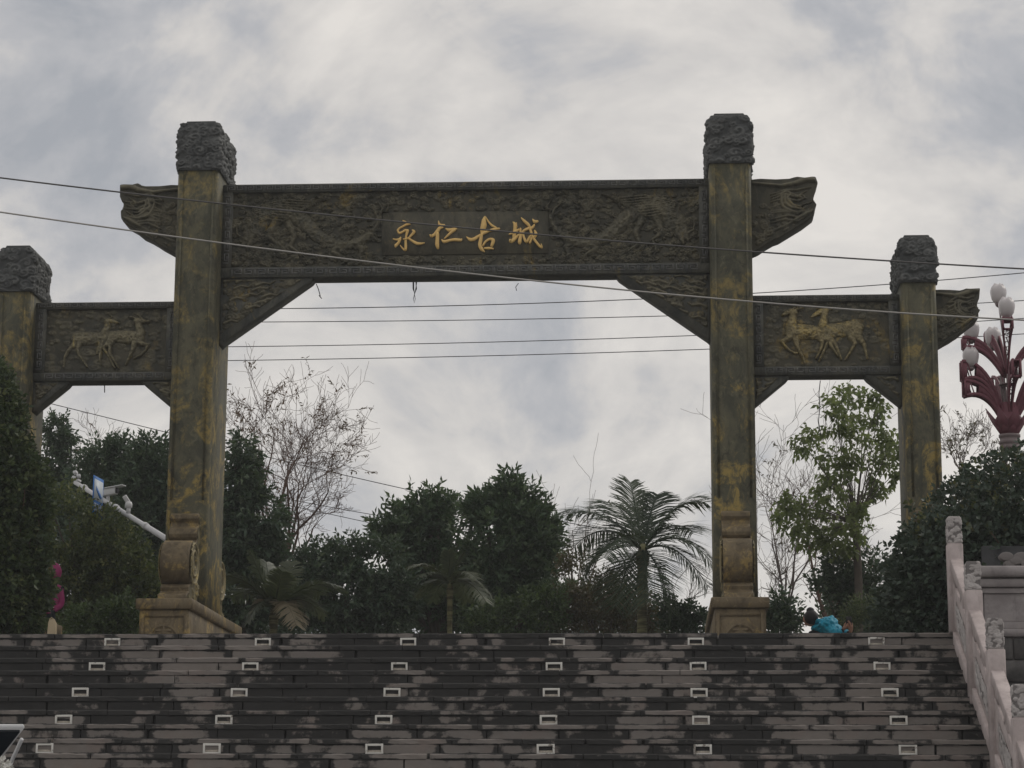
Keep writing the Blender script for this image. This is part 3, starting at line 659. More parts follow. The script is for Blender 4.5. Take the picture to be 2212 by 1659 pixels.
CHL = {"yong": "golden brush-written character 永", "ren": "golden brush-written character 仁", "gu": "golden brush-written character 古", "cheng": "golden brush-written character 城"}
for ST, sx, sc in ((STA, 1380, 7.9), (STB, 1640, 6.9125)):
    for nm, strokes in ST.items():
        mb = MB()
        for si, s in enumerate(strokes):
            dense = []
            for k in range(len(s) - 1):
                p0, p1, p2, p3 = s[max(0, k - 1)], s[k], s[k + 1], s[min(len(s) - 1, k + 2)]
                for t in np.linspace(0, 1, 7)[:-1]:
                    xy = [.5 * (2 * p1[c] + (p2[c] - p0[c]) * t + (2 * p0[c] - 5 * p1[c] + 4 * p2[c] - p3[c]) * t * t + (3 * p1[c] - p0[c] - 3 * p2[c] + p3[c]) * t ** 3) for c in (0, 1)]
                    dense.append((*xy, p1[2] + (p2[2] - p1[2]) * t))
            dense.append(s[-1]); yf = BY0 + .030 - si * .0014
            Q = np.array([at((sx + x / sc) / 1.6492, (750 + y / sc) / 1.6492, yf) for x, y, w in dense]); W = np.array([w for *_, w in dense]) / sc / 1.6492 * .00640 * 1.05
            T = np.gradient(Q[:, [0, 2]], axis=0); T /= np.linalg.norm(T, axis=1)[:, None] + 1e-9; Nn = np.c_[-T[:, 1], T[:, 0]]; n = len(Q)
            L = Q[:, [0, 2]] + Nn * W[:, None]; Rr = Q[:, [0, 2]] - Nn * W[:, None]
            V = [(*p, 0) for p in []]; V = []
            for off in (0, .026):
                V += [(L[k, 0], yf + off, L[k, 1]) for k in range(n)] + [(Rr[k, 0], yf + off, Rr[k, 1]) for k in range(n)]
            F = [(k, k + 1, n + k + 1, n + k) for k in range(n - 1)] + [(k, 2 * n + k, 2 * n + k + 1, k + 1) for k in range(n - 1)] + [(n + k, n + k + 1, 3 * n + k + 1, 3 * n + k) for k in range(n - 1)] + [(0, n, 3 * n, 2 * n), (n - 1, 3 * n - 1, 4 * n - 1, 2 * n - 1)]
            mb.add(V, F)
            for e_ in (0, n - 1):                           # rounded stroke ends
                r_ = W[e_]; ring = [(Q[e_, 0] + r_ * math.cos(a), yf + .0006, Q[e_, 2] + r_ * math.sin(a)) for a in np.arange(10) * .6283]
                mb.add(ring + [(x, yf + .026, z) for x, _, z in ring], [tuple(range(9, -1, -1))] + [(k, (k + 1) % 10, 10 + (k + 1) % 10, 10 + k) for k in range(10)])
        o = mb.build("gold_character", M_GOLD, main_beam); o['label'] = CHL[nm]
# --- brackets under the beams
def bracket(sx, xw, zt, wd, ht, y0, y1, seed, lip=.05):
    """triangular stay carved on its face; sx is the direction away from the pillar at xw"""
    m = MB(); lo = zt - ht; m.prism([(xw, zt), (xw + sx * wd, zt), (xw + sx * (wd - .04), zt - .05), (xw + sx * .04, lo + .04), (xw, lo)], 1, y0, y1)
    o = m.build("corner_bracket", M_BEAM, gate)
    r = Relief(wd, ht, .011); g_ = np.random.default_rng(seed); r.clouds(int(150 * wd * ht), .035, .09, .05, g_)
    for k in range(int(14 * wd)):
        x_ = g_.uniform(0, wd * .6); z_ = g_.uniform(ht * .3, ht); r.limb([(x_, z_), (x_ + .1, z_ + .04), (x_ + .2, z_ + .02), (x_ + .27, z_ + .07)], [.02, .016, .012, .006], .05)
    mk = in_poly(r.X, r.Z, [(.04, ht - .03), (wd - .16, ht - .03), (.04, .14 * ht + .05)]); r.H *= mk; b = MB()
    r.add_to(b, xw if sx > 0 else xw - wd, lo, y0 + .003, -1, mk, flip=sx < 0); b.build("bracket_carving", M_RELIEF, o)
bracket(1, BX0, ZB, 1.32, .98, 31.44, 31.74, 21); bracket(-1, BX1, ZB, 1.32, .98, 31.44, 31.74, 22)
# --- carved dragon-head ends outside the pillars
HEAD = [(870, 190), (1080, 182), (1330, 192), (1580, 195), (1660, 165), (1720, 145), (1850, 158), (1990, 150), (2065, 155), (2078, 270), (2055, 380), (2020, 470), (1980, 520), (1990, 590), (2015, 610), (2055, 650), (2020, 720), (2022, 790), (1990, 850), (1940, 895), (1800, 985), (1650, 1080), (1500, 1160), (1400, 1230), (1290, 1280), (1140, 1360), (1000, 1440), (870, 1500)]
def dragon_end(sx, xw, z_top, kx, kz, y0, y1, seed):
    rgh = np.random.default_rng(seed + 70); P = [((x - 870) * .000785 * kx + (rgh.normal() * .006 if 0 < i < 27 else 0), z_top - (y - 190) * .000818 * kz + rgh.normal() * .005) for i, (x, y) in enumerate(HEAD)]
    m = MB(); m.prism([(xw + sx * s, z) for s, z in P], 1, y0, y1); o = m.build("dragon_beam_end", M_RELIEF, gate, bevel=.02)
    zl = min(z for _, z in P); r = Relief(.98 * kx, z_top + .05 - zl, .010); g_ = np.random.default_rng(seed); w = .98 * kx; h = z_top - zl
    for k in range(34):                                    # scales and curls towards the pillar
        r.lobe(g_.uniform(.02, w * .42), g_.uniform(h * .12, h * .72), g_.uniform(.04, .085), .05 * g_.uniform(.6, 1), .7, g_.choice([-1, 1]), g_.uniform(0, 6))
    for k in range(80): r.lobe(g_.uniform(w * .38, w * .82), h * g_.uniform(.28, .62), .03, .04, .7, 0, 0)
    ex, ez = w * .70, h * .72
    for rr in (.26, .20, .15): r.limb([(ex + (rr + g_.normal() * .012) * kx * math.cos(a), ez + (rr + g_.normal() * .014) * kz * .75 * math.sin(a)) for a in np.linspace(2.7 + g_.uniform(-.2, .2), 4.9 + g_.uniform(-.3, .3), 9)], [.012 * kx + .018 * kx * math.sin(q * .35 + .3) for q in range(9)], .055)
    r.lobe(ex + .03, ez + .02, .06 * kx, .085, .8, 1, 0)
    for k in range(9):                                     # mane and whisker grooves
        z_ = h * (.50 + .05 * k); q_ = g_.normal(size=4) * .018; r.limb([(w * .3, z_ - .1 * h + q_[0]), (w * (.5 + q_[1]), z_ - .04 * h + q_[2]), (w * .68, z_ - .08 * h + q_[3]), (w * (.84 + g_.normal() * .05), z_ - .02 * h)], [.012, .022, .018, .008], .045)
    r.limb([(w * .05, h * .94), (w * .45, h * .9), (w * .68, h * .94), (w * .8, h * .99), (w * .97, h * .97)], [.02, .03, .04, .05, .03], .06)
    r.limb([(w * .62, h * .42), (w * .8, h * .52), (w * .95, h * .56)], [.02, .035, .02], .06); r.limb([(w * .1, h * .2), (w * .5, h * .36), (w * .9, h * .56)], .022, .035)
    mk = in_poly(r.X, r.Z + zl, [(s - (.03 if i > 8 else .015) if s > .01 else .004, z + (.03 if i > 12 else -.02)) for i, (s, z) in enumerate(P)]); r.H *= mk
    for sgn, yy in ((-1, y0 + .002), (1, y1 - .002)):
        b = MB(); r.add_to(b, xw if sx > 0 else xw - r.w, zl, yy, sgn, mk, flip=sx < 0); b.build("head_carving", M_RELIEF, o)
dragon_end(1, GX + 3.469 + DW1, 10.922, 1., 1., 31.39, 31.79, 31); dragon_end(-1, GX - 3.469 - DW1, 10.945, .98, .98, 31.39, 31.79, 32)
dragon_end(1, GX + 6.0875 + DW2, 9.265, .68, .78, 31.34, 31.68, 33); dragon_end(-1, GX - 6.0875 - DW2, 9.265, .68, .78, 31.34, 31.68, 34)
# --- side beams with two deer each
RD = dict(scale=6.51, ox=1625, oy=(1040 / 1.6492))
DEER_R = [ # front deer, rear deer (zoom pixels on the right panel); each item: points, radii(px)
  [([(425, 328), (470, 300), (540, 275), (585, 285)], [16, 26, 40, 46]), ([(575, 300), (565, 400), (545, 500), (560, 560)], [40, 52, 72, 84]), ([(560, 560), (680, 555), (800, 560), (900, 575)], [86, 92, 84, 80]), ([(560, 600), (500, 655), (420, 695), (440, 740), (520, 820), (600, 865), (630, 862)], [52, 34, 22, 18, 15, 14, 14]),
   ([(610, 640), (625, 740), (660, 830), (715, 920), (735, 1010)], [44, 30, 20, 14, 12]), ([(900, 580), (1000, 650), (1060, 690), (1010, 830), (940, 970)], [66, 40, 22, 17, 13]), ([(880, 590), (990, 700), (960, 820), (900, 930)], [50, 26, 17, 12]), ([(575, 262), (640, 240), (720, 225)], [14, 11, 6]), ([(560, 258), (585, 225), (640, 212)], [12, 8, 5]), ([(590, 290), (620, 300)], [20, 8])],
  [([(835, 352), (880, 320), (960, 275), (1030, 262)], [14, 24, 36, 42]), ([(1020, 285), (1010, 380), (1000, 470), (1030, 540)], [38, 46, 62, 80]), ([(1030, 550), (1180, 540), (1320, 520), (1450, 480), (1490, 500)], [84, 86, 90, 84, 66]), ([(1040, 600), (1110, 665), (1170, 740), (1220, 860), (1255, 950)], [52, 34, 24, 17, 13]), ([(1040, 620), (1100, 740), (1160, 830), (1205, 900)], [36, 24, 16, 12]),
   ([(1420, 560), (1390, 640), (1450, 715), (1390, 830), (1310, 950)], [70, 40, 24, 17, 14]), ([(1480, 540), (1490, 620), (1570, 730), (1600, 840), (1620, 930)], [66, 50, 26, 17, 13]), ([(1500, 450), (1545, 470), (1565, 495)], [18, 14, 7]), ([(1035, 250), (1100, 225), (1125, 235), (1080, 255)], [13, 10, 8, 6]), ([(1010, 240), (960, 215), (900, 235)], [10, 8, 5])]]
LD_SC = 7.02
DEER_L = [
  [([(1755, 362), (1690, 362), (1600, 345), (1560, 350)], [16, 24, 38, 42]), ([(1570, 370), (1600, 450), (1620, 530), (1590, 600)], [38, 48, 60, 78]), ([(1590, 600), (1450, 600), (1300, 590), (1180, 590)], [80, 86, 82, 76]), ([(1570, 650), (1640, 700), (1735, 720), (1700, 800), (1600, 890), (1520, 925)], [50, 32, 22, 18, 15, 13]), ([(1530, 680), (1500, 790), (1450, 910), (1395, 1015)], [44, 28, 17, 13]),
   ([(1180, 610), (1120, 700), (1060, 760), (1130, 880), (1230, 1065)], [64, 38, 24, 18, 13]), ([(1200, 640), (1150, 740), (1160, 860), (1230, 970), (1290, 1075)], [46, 28, 20, 15, 12]), ([(1545, 320), (1490, 295), (1430, 300)], [14, 11, 6]), ([(1650, 330), (1590, 270), (1520, 240)], [12, 9, 5])],
  [([(1285, 385), (1220, 365), (1140, 350), (1110, 360)], [14, 24, 34, 40]), ([(1120, 380), (1110, 450), (1080, 530), (1060, 600)], [36, 46, 58, 76]), ([(1060, 610), (920, 620), (780, 620), (660, 600)], [78, 84, 86, 80]), ([(1040, 670), (980, 760), (960, 850)], [46, 26, 14]), ([(1030, 680), (1010, 800), (1000, 950), (1015, 1020)], [40, 24, 15, 12]),
   ([(660, 620), (610, 720), (520, 800), (470, 900), (450, 1050)], [66, 40, 24, 17, 13]), ([(690, 660), (660, 780), (690, 880), (780, 1010), (810, 1050)], [52, 30, 20, 14, 12]), ([(630, 570), (590, 600), (570, 640)], [18, 13, 7]), ([(1130, 330), (1190, 290), (1120, 240)], [12, 9, 5]), ([(1090, 330), (1040, 310), (1000, 320)], [10, 8, 4])]]
def side_beam(x0, x1, herd, sc, sx, sy, seed):
    y0, y1 = 31.30, 31.68; zt, zt2, zb2, zb = 9.205, 9.11, 8.19, 8.067; vb = .15
    o = beam(x0, x1, y0, y1, zt, zt2, zb2, zb, vb).build("side_beam", M_BEAM, gate)
    for a_ in ((x0 + .03, x1 - .03, zt2 + .012, zt - .012, y0 + .002), (x0 + .16, x1 - .16, zb2 - .106, zb2 - .016, y0 + .014), (x0 + .03, x0 + .12, zb2 + .04, zt2 - .04, y0 + .008, True), (x1 - .12, x1 - .03, zb2 + .04, zt2 - .04, y0 + .008, True)):
        fret(MB(), *a_).build("fret_border", M_FRET, o)
    px0, px1 = x0 + vb, x1 - vb; w, h = px1 - px0, zt2 - zb2; yb = y0 + .073
    r = Relief(w, h, .011); g_ = np.random.default_rng(seed)
    for k in range(210):                                    # foliage and rocks behind the deer
        cx, cz = g_.uniform(0, w), g_.uniform(h * .35, h); r.lobe(cx, cz, g_.uniform(.02, .06), .034 * g_.uniform(.4, 1), .6, 1, g_.uniform(0, 6))
    for k in range(46): r.lobe(g_.uniform(0, w), g_.uniform(0, h * .4), g_.uniform(.03, .12), .026 * g_.uniform(.4, 1), .5, 1, g_.uniform(0, 6))
    b = MB(); r.add_to(b, px0, zb2, yb); b.build("carved_panel", M_RELIEF, o)
    b = MB(); r.add_to(b, px0, zb2, y1 - .073, 1); b.build("carved_panel", M_RELIEF, o)
    for k, deer in enumerate(herd):
        d = Relief(w, h, .008)
        for pts, rad in deer:
            Q = [];
            for (zx, zy) in pts:
                p = at((sx + zx / sc * 1.6492) / 1.6492, (sy + zy / sc * 1.6492) / 1.6492, yb - .03); Q.append((p[0] - px0, p[2] - zb2))
            R_px = [q / sc * .0063 * 1.28 for q in rad]; d.limb(Q, R_px, .05 if k else .065)
            pass
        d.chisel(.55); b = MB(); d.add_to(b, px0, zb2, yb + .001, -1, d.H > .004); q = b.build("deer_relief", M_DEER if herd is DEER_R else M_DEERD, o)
        q['label'] = ("leading deer of the pair, foreleg raised" if k == 0 else "second deer of the pair, walking behind the first")
    return o
side_beam(GX + 3.469 + DW1, GX + 6.0875, DEER_R, 6.51, 2680, 1040, 41)
side_beam(GX - 6.0875, GX - 3.469 - DW1, DEER_L, 7.02, 120, 1060, 42)
for sx, xw, sd in ((1, GX + 3.469 + DW1, 51), (-1, GX + 6.0875, 52), (1, GX - 6.0875, 53), (-1, GX - 3.469 - DW1, 54)): bracket(sx, xw, 8.067, .50, .44, 31.35, 31.63, sd)

# ------------------------------------------------------------------ cables
def curve_pts(pix, Y, n=8):
    xs = [p[0] for p in pix]; X = np.linspace(xs[0], xs[-1], n * (len(pix) - 1) + 1)
    A = np.polyfit(xs, [p[1] for p in pix], min(len(pix) - 1, 3)); return np.array([at(x, np.polyval(A, x), Y) for x in X])
def cable(label, pix, Y, r, mat, jig=0):
    P = curve_pts(pix, Y); MB_ = MB().tube(P, r, 5); o = MB_.build("overhead_cable", mat); tag(o, label, "cable", "overhead cables across the view"); return o
cable("thick cable drooping across the golden characters in front of the archway", [(-260, 352), (0, 383), (255, 413), (756, 470), (1170, 508), (1530, 538), (1930, 562), (2212, 580), (2480, 596)], 24, .0095, M_WIRE)
cable("pale cable slanting low over the main beam down past the deer panel", [(-260, 420), (0, 458), (470, 523), (1061, 597), (1540, 645), (2212, 690), (2480, 704)], 23, .0090, M_WIREP)
cable("wavy thin cable just under the main beam, topmost of those seen through the wide opening", [(300, 668), (590, 666), (1000, 660), (1400, 647), (1625, 632), (1930, 614), (2212, 589), (2500, 560)], 46, .010, M_WIRED)
cable("second thin cable down seen through the wide opening", [(300, 697), (560, 695), (1000, 691), (1440, 684), (1800, 670), (2212, 648), (2500, 630)], 46, .009, M_WIRED)
cable("third thin cable down seen through the wide opening", [(200, 752), (497, 748), (1000, 740), (1500, 727), (2128, 691), (2500, 668)], 46, .009, M_WIRED)
cable("lowest of the four thin cables seen through the wide opening", [(200, 783), (497, 778), (1000, 769), (1528, 757), (2105, 725), (2500, 703)], 46, .009, M_WIRED)
cable("long thin cable sloping down to the right behind the bare tree", [(60, 860), (115, 873), (365, 935), (590, 990), (934, 1071), (1044, 1091), (1400, 1160)], 60, .011, M_WIRED)
cable("short thin cable vanishing into the evergreens, upper of two close together", [(430, 1035), (755, 1103), (860, 1121), (1200, 1180)], 62, .010, M_WIRED)
cable("short thin cable vanishing into the evergreens, lower of two close together", [(430, 1060), (710, 1110), (806, 1131), (1200, 1200)], 64, .010, M_WIRED)
# loose cords hanging under the beams
def cord(label, pix, Y, r=.006):
    o = MB().tube(np.array([at(x, y, Y) for x, y in pix]), r, 4).build("dangling_string", M_WIRED); tag(o, label, "cord", "loose cords under the beams")
cord("curling loose cord under the main beam near the carved bracket, left of the hook", [(683, 613), (688, 625), (692, 640), (689, 638), (695, 645)], 31.6)
hk = thing("hanging_hook", "small dark hook and cord dangling under the main beam", "hook", at(896, 612, 31.6))
MB().tube(np.array([at(x, y, 31.6) for x, y in [(893, 610), (893, 624), (896, 634), (899, 624), (899, 610)]]), .012, 5).build("hook", M_WIRED, hk)
MB().tube(np.array([at(x, y, 31.6) for x, y in [(896, 632), (893, 646), (895, 655), (897, 645), (895, 634)]]), .004, 4).build("cord", M_WIRED, hk)
cord("tiny stub of cord under the main beam, right of the hook", [(1120, 612), (1114, 620), (1116, 628)], 31.6, .005)
cord("short straight cord under the side beam with the faint deer", [(226, 832), (226, 848)], 31.5, .007)
cord("long loose vine hanging under the side beam with the golden deer", [(1772, 822), (1769, 850), (1771, 880), (1768, 910), (1773, 940)], 31.5, .006)

# ------------------------------------------------------------------ stair balustrade
bal = thing("stone_balustrade", "pale pinkish stone balustrade with carved post caps stepping down beside the stairs", "balustrade", (3.46, 26.3, PZ))
PY = [26.38, 24.98, 23.53, 22.06, 20.6, 19.15]
def zs_at(y): return PZ - (Y0 - y) * R_ / T_
pw = .175; bx0 = 3.372
for k, y in enumerate(PY):
    z0 = zs_at(y) - .12 if k else PZ - .02; zt = zs_at(y) + (1.10 if k else 1.06)
    o = MB().cbox((bx0, y - pw / 2, z0), (bx0 + pw, y + pw / 2, zt), .012).build("post", M_MARBLE, bal)
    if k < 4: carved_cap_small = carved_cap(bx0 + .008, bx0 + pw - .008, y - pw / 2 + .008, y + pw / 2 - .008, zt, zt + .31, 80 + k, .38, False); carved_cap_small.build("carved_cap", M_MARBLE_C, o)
    else: MB().cbox((bx0 + .008, y - pw / 2 + .008, zt), (bx0 + pw - .008, y + pw / 2 - .008, zt + .31), .02).build("carved_cap", M_MARBLE_C, o)
for k in range(len(PY) - 1):
    ya, yb = PY[k] - pw / 2, PY[k + 1] + pw / 2; xm = bx0 + pw / 2
    def bar(h0, h1, wx, name, mat=M_MARBLE, bev=.012):
        p = [(ya, zs_at(ya) + h0), (ya, zs_at(ya) + h1), (yb, zs_at(yb) + h1), (yb, zs_at(yb) + h0)]
        return MB().prism(p, 0, xm - wx / 2, xm + wx / 2).build(name, mat, bal, bevel=bev)
    bar(.80, .93, .135, "handrail"); pn = bar(.16, .66, .085, "panel", M_MARBLE, .006); bar(-.06, .10, .13, "bottom_rail")
    r = Relief(.9, .34, .012); g_ = np.random.default_rng(90 + k); r.clouds(60, .04, .09, .02, g_); mk = (r.X > .06) & (r.X < .84) & (r.Z > .03) & (r.Z < .31)
    for sd in (-1, 1):
        yy = yb + (ya - yb) * (.14 + .72 * r.X / .9); V = np.stack([xm + sd * (.0435 + r.H), yy, zs_at(yy) + .22 + r.Z], -1).reshape(-1, 3)
        i_, j_ = np.meshgrid(np.arange(r.nx - 1), np.arange(r.nz - 1)); a_ = j_ * r.nx + i_; F_ = np.stack([a_, a_ + 1, a_ + r.nx + 1, a_ + r.nx], -1)[mk[:-1, :-1]]
        if sd < 0: F_ = F_[:, ::-1]
        MB().add(V, np.ascontiguousarray(F_.reshape(-1, 4)), r.H.ravel() / r.H.max()).build("panel_carving", M_MARBLE_C, pn)
    for t in (.5,):                                          # cloud-shaped support in the gap under the handrail, end blocks
        yc = ya + (yb - ya) * t; zc = zs_at(yc) + .66
        MB().prism([(yc - .13, zc - .05 - .065), (yc - .10, zc + .06 - .04), (yc - .05, zc + .09), (yc - .13, zc + .15 - .06), (yc + .13, zc + .15 + .06), (yc + .05, zc + .09), (yc + .10, zc + .06 + .04), (yc + .13, zc - .05 + .065)], 0, xm - .04, xm + .04).build("rail_support", M_MARBLE, bal)
    for yc, nm in ((ya - .09, 1), (yb + .09, 1)):
        zc = zs_at(yc); MB().prism([(yc - .09, zc + .64 - .048), (yc + .09, zc + .64 + .048), (yc + .09, zc + .81 + .048), (yc - .09, zc + .81 - .048)], 0, xm - .038, xm + .038).build("rail_support", M_MARBLE, bal)
# the return balustrade running off to the side from the fourth post
ret = thing("return_balustrade", "short level stone balustrade turning away from the stairs at the lower edge", "balustrade", (3.9, 22.06, 2.2))
yr = 22.06; zr = zs_at(yr)
MB().cbox((bx0 + pw + .004, yr - .07, zr + .70), (6.4, yr + .07, zr + .86), .012).build("handrail", M_MARBLE, ret)
MB().cbox((bx0 + pw + .004, yr - .06, zr + .40), (6.4, yr + .06, zr + .55), .012).build("middle_rail", M_MARBLE, ret)
MB().cbox((bx0 + pw + .004, yr - .045, zr - .35), (6.4, yr + .045, zr + .34), .01).build("panel", M_MARBLE, ret)
for x in (3.75, 4.4, 5.05, 5.7): MB().cbox((x, yr - .04, zr + .552), (x + .14, yr + .04, zr + .698), .01).build("rail_support", M_MARBLE, ret)

# ------------------------------------------------------------------ planter wall beside the stairs
pw_ = thing("planter_wall", "grey stone planter wall with moulded coping and carved panel under the clipped shrub", "wall", (6, 27.1, PZ))
WX0, WX1 = 3.70, 9.5
MB().box((WX0, 27.06, -.1), (WX1, 27.5, 4.70)).build("wall_body", M_WALL, pw_)
for k in range(4):
    xa, xb = WX0 + k * 1.45, WX0 + (k + 1) * 1.45 - .012
    MB().cbox((xa, 26.93, 4.715), (xb, 27.55, 4.845), .02).build("coping_stone", M_WALL, pw_)
    MB().cbox((xa, 26.985, 4.60), (xb, 27.058, 4.700), .01).build("moulding", M_WALL, pw_)
    f = MB(); f.box((xa, 27.02, 4.12), (xa + .14, 27.058, 4.594)); f.box((xb - .14, 27.02, 4.12), (xb, 27.058, 4.594)); f.box((xa + .142, 27.022, 4.12), (xb - .142, 27.058, 4.20)); f.box((xa + .142, 27.022, 4.53), (xb - .142, 27.058, 4.594)); f.build("panel_frame", M_WALL, pw_, bevel=.008)
    r = Relief(1.1, .32, .012); g_ = np.random.default_rng(120 + k); r.clouds(22, .06, .12, .012, g_); b = MB(); r.add_to(b, xa + .17, 4.205, 27.05); b.build("carved_panel", M_WALL, pw_)
    MB().cbox((xa, 26.97, 4.02), (xb, 27.058, 4.115), .012).build("plinth_stone", M_WALL, pw_)
rw = random.Random(3)
for row in range(10):
    z1 = 4.01 - row * .26; x = WX0
    while x < 6.6:
        L = rw.uniform(.4, .75); MB().cbox((x, 27.0 + rw.uniform(-.015, .015), z1 - .25), (min(x + L, 6.8) - .012, 27.058, z1), .012).build("stone_block", M_ROUGH, pw_); x += L
scr = MB()
for (cx, cz, r) in ((4.16, 4.98, .085), (4.20, 4.90, .07), (4.34, 4.97, .10), (4.40, 4.90, .08), (4.27, 4.93, .08)):
    a = np.linspace(0, 2 * math.pi, 13)[:-1]; scr.prism([(cx + r * math.cos(t), cz + r * .62 * math.sin(t)) for t in a], 1, 27.12 + .004 * (cx % .05) * 40, 27.26)
tag(scr.build("scroll_ornament", M_MARBLE_C, None, bevel=.015), "small carved cloud scroll standing on the planter wall coping", "ornament")
dk = thing("planter_box", "long dark stone planter behind the wall coping holding the clipped shrub", "planter", (6, 28, PZ))
MB().cbox((3.95, 27.62, PZ), (9.4, 27.75, 5.17), .012).build("front_slab", M_DARKBAND, dk); MB().box((4.0, 27.752, PZ), (9.4, 30.2, 4.95)).build("soil", M_EARTH, dk)

# ------------------------------------------------------------------ foliage helpers
def unit(v): return v / (np.linalg.norm(v, axis=-1, keepdims=True) + 1e-9)
def leaf_arrays(P, D, L, W, rng, fold=.22, droop=0.):
    """one folded leaf quad per row: base P, direction D"""
    D = unit(D); n = len(P); A = unit(np.cross(D, rng.normal(size=(n, 3)))); N = np.cross(A, D); L = np.asarray(L).reshape(-1, 1); W = np.asarray(W).reshape(-1, 1)
    mid = P + D * L * .45; tip = P + D * L - np.array([0, 0, 1.]) * droop * L
    V = np.stack([P, mid + A * W * .5 + N * W * fold, tip, mid - A * W * .5 + N * W * fold], 1).reshape(-1, 3)
    F = np.arange(n * 4).reshape(-1, 4); return V, F
def sprigs(C, A, k, L, W, rng, spread=(.5, 1.3), droop=.05, step=.03):
    n = len(C); A = unit(A); P = np.repeat(C, k, 0); Ax = np.repeat(A, k, 0); t = np.tile(np.arange(k), n)
    e1 = unit(np.cross(Ax, np.array([.3, .5, .8]))); e2 = np.cross(Ax, e1); ph = t * 2.4 + np.repeat(rng.uniform(0, 6, n), k) + rng.normal(size=n * k) * .3
    tilt = np.linspace(spread[1], spread[0], k)[t] + rng.normal(size=n * k) * .15
    D = Ax * np.cos(tilt)[:, None] + (e1 * np.cos(ph)[:, None] + e2 * np.sin(ph)[:, None]) * np.sin(tilt)[:, None]
    P = P + Ax * (t * step)[:, None]; Ls = L * rng.uniform(.65, 1.15, n * k); Ws = W * rng.uniform(.75, 1.2, n * k)
    V, F = leaf_arrays(P, D, Ls, Ws, rng, droop=droop); rnd = np.clip(np.repeat(rng.beta(1.1, 2.0, n), k) * .8 + rng.uniform(-.05, .35, n * k), 0, 1)
    return V, F, rnd
def blobs_px(bl, Y, depth=.8):
    """(x, y, rx, ry[, dY]) in photo pixels -> centres and radii in metres at depth Y"""
    out = []
    for b in bl:
        x, y, rx, ry = b[:4]; YY = Y + (b[4] if len(b) > 4 else 0); s = YY / 4966.6 * 1.03; c = at(x, y, YY); out.append((c, np.array([rx * s, (rx + ry) * .5 * s * depth, ry * s])))
    return out
def crown_pts(bl, n, rng, shell=.62, gap=0., gsc=1.6, seed=1, zmin=None, zmax=None, jit=.10):
    w = np.array([r[0] * r[2] + r[0] * r[1] for _, r in bl]); pick = rng.choice(len(bl), n, p=w / w.sum()); d = unit(rng.normal(size=(n, 3)))
    rad = shell + (1.04 - shell) * rng.uniform(0, 1, n) ** .8; rad *= 1 + jit * rng.normal(size=n)
    C = np.array([b[0] for b in bl])[pick]; Rr = np.array([b[1] for b in bl])[pick]; P = C + d * Rr * rad[:, None]; A = unit(d / Rr)
    k = np.ones(n, bool)
    if gap: k &= vnoise(P, gsc, seed) > gap
    if zmin is not None: k &= P[:, 2] > zmin
    return P[k], A[k]
def limbs(mb, base, tips, r0, rng, n=5):
    for t in tips:
        b = np.asarray(base, float); t = np.asarray(t, float); s = np.linspace(0, 1, 7)[:, None]; mid = (b + t) / 2 + np.array([0, 0, .12 * np.linalg.norm(t - b)]) * .6 + rng.normal(size=3) * .06 * np.linalg.norm(t - b)
        P = (1 - s) ** 2 * b + 2 * s * (1 - s) * mid + s ** 2 * t; mb.tube(P, np.linspace(r0, r0 * .22, 7), n, False)
def tree(name, label, cat, Y, bl, base, mat, n, L, W, k=7, up=.5, shell=.55, gap=.0, gsc=1.6, seed=1, group=None, bark=M_BARK, r0=.09, spread=(.5, 1.3), droop=.05, fork=.35, lr=.6, extra=None, nb=None, crown='crown'):
    rng = np.random.default_rng(seed); b0 = at(base[0], 1380, Y) if len(base) == 2 else np.asarray(base, float); b0 = np.array([b0[0], Y, PZ - .05])
    t = thing(name, label, cat, b0, group); B = blobs_px(bl, Y); top = at(base[0], base[1], Y)
    m = MB(); fk = b0 + (top - b0) * fork; s = np.linspace(0, 1, 8)[:, None]; P = b0 + (fk - b0) * s + np.c_[np.sin(s * 3) * .06, np.cos(s * 4) * .05, s * 0]
    m.tube(P, np.linspace(r0 * 1.15, r0 * .85, 8), 8); limbs(m, P[-1], [c + np.array([rng.normal() * .1, rng.normal() * .1, r[2] * .55]) for c, r in B], r0 * lr, rng)
    m.build("trunk", bark, t, smooth=True)
    C, A = crown_pts(B, n, rng, shell, gap, gsc, seed, jit=.16); A = unit(A + np.array([0, 0, up]) + rng.normal(size=A.shape) * .35)
    V, F, rnd = sprigs(C, A, k, L, W, rng, spread, droop)
    cb = MB(); cb.add(V, F); cb.build(crown, mat, t, fattr=rnd); return t
TG = "trees growing behind the archway"
# ------------------------------------------------------------------ trees behind the archway
tree("evergreen_tree", "broad dark evergreen with several leafy peaks near the middle of the view", "tree", 43, [(900, 1160, 62, 70), (845, 1165, 42, 36), (942, 1118, 38, 42), (1000, 1132, 30, 46), (1000, 1200, 80, 80), (920, 1265, 100, 70), (880, 1120, 16, 28), (1000, 1290, 110, 70), (940, 1076, 9, 24), (905, 1088, 8, 22), (1008, 1086, 9, 24), (1038, 1098, 8, 22), (985, 1122, 28, 50), (1030, 1150, 40, 50), (862, 1108, 9, 20), (820, 1150, 10, 16)], (950, 1130), L_MAG, 2700, .16, .058, 8, .7, .3, .31, 1.7, 3, TG, r0=.12)
tree("evergreen_tree", "tall dark evergreen with a pointed top just left of the wide palm", "tree", 42, [(1098, 1082, 22, 40), (1122, 1130, 54, 58), (1150, 1190, 52, 80), (1075, 1190, 70, 90), (1110, 1280, 90, 80), (1180, 1300, 40, 70), (1040, 1110, 30, 40), (1098, 1046, 8, 22), (1070, 1078, 8, 22), (1135, 1072, 9, 20), (1165, 1110, 9, 22), (1185, 1150, 10, 20)], (1105, 1060), L_MAG, 2900, .16, .058, 8, .7, .3, .34, 1.7, 4, TG, r0=.12)
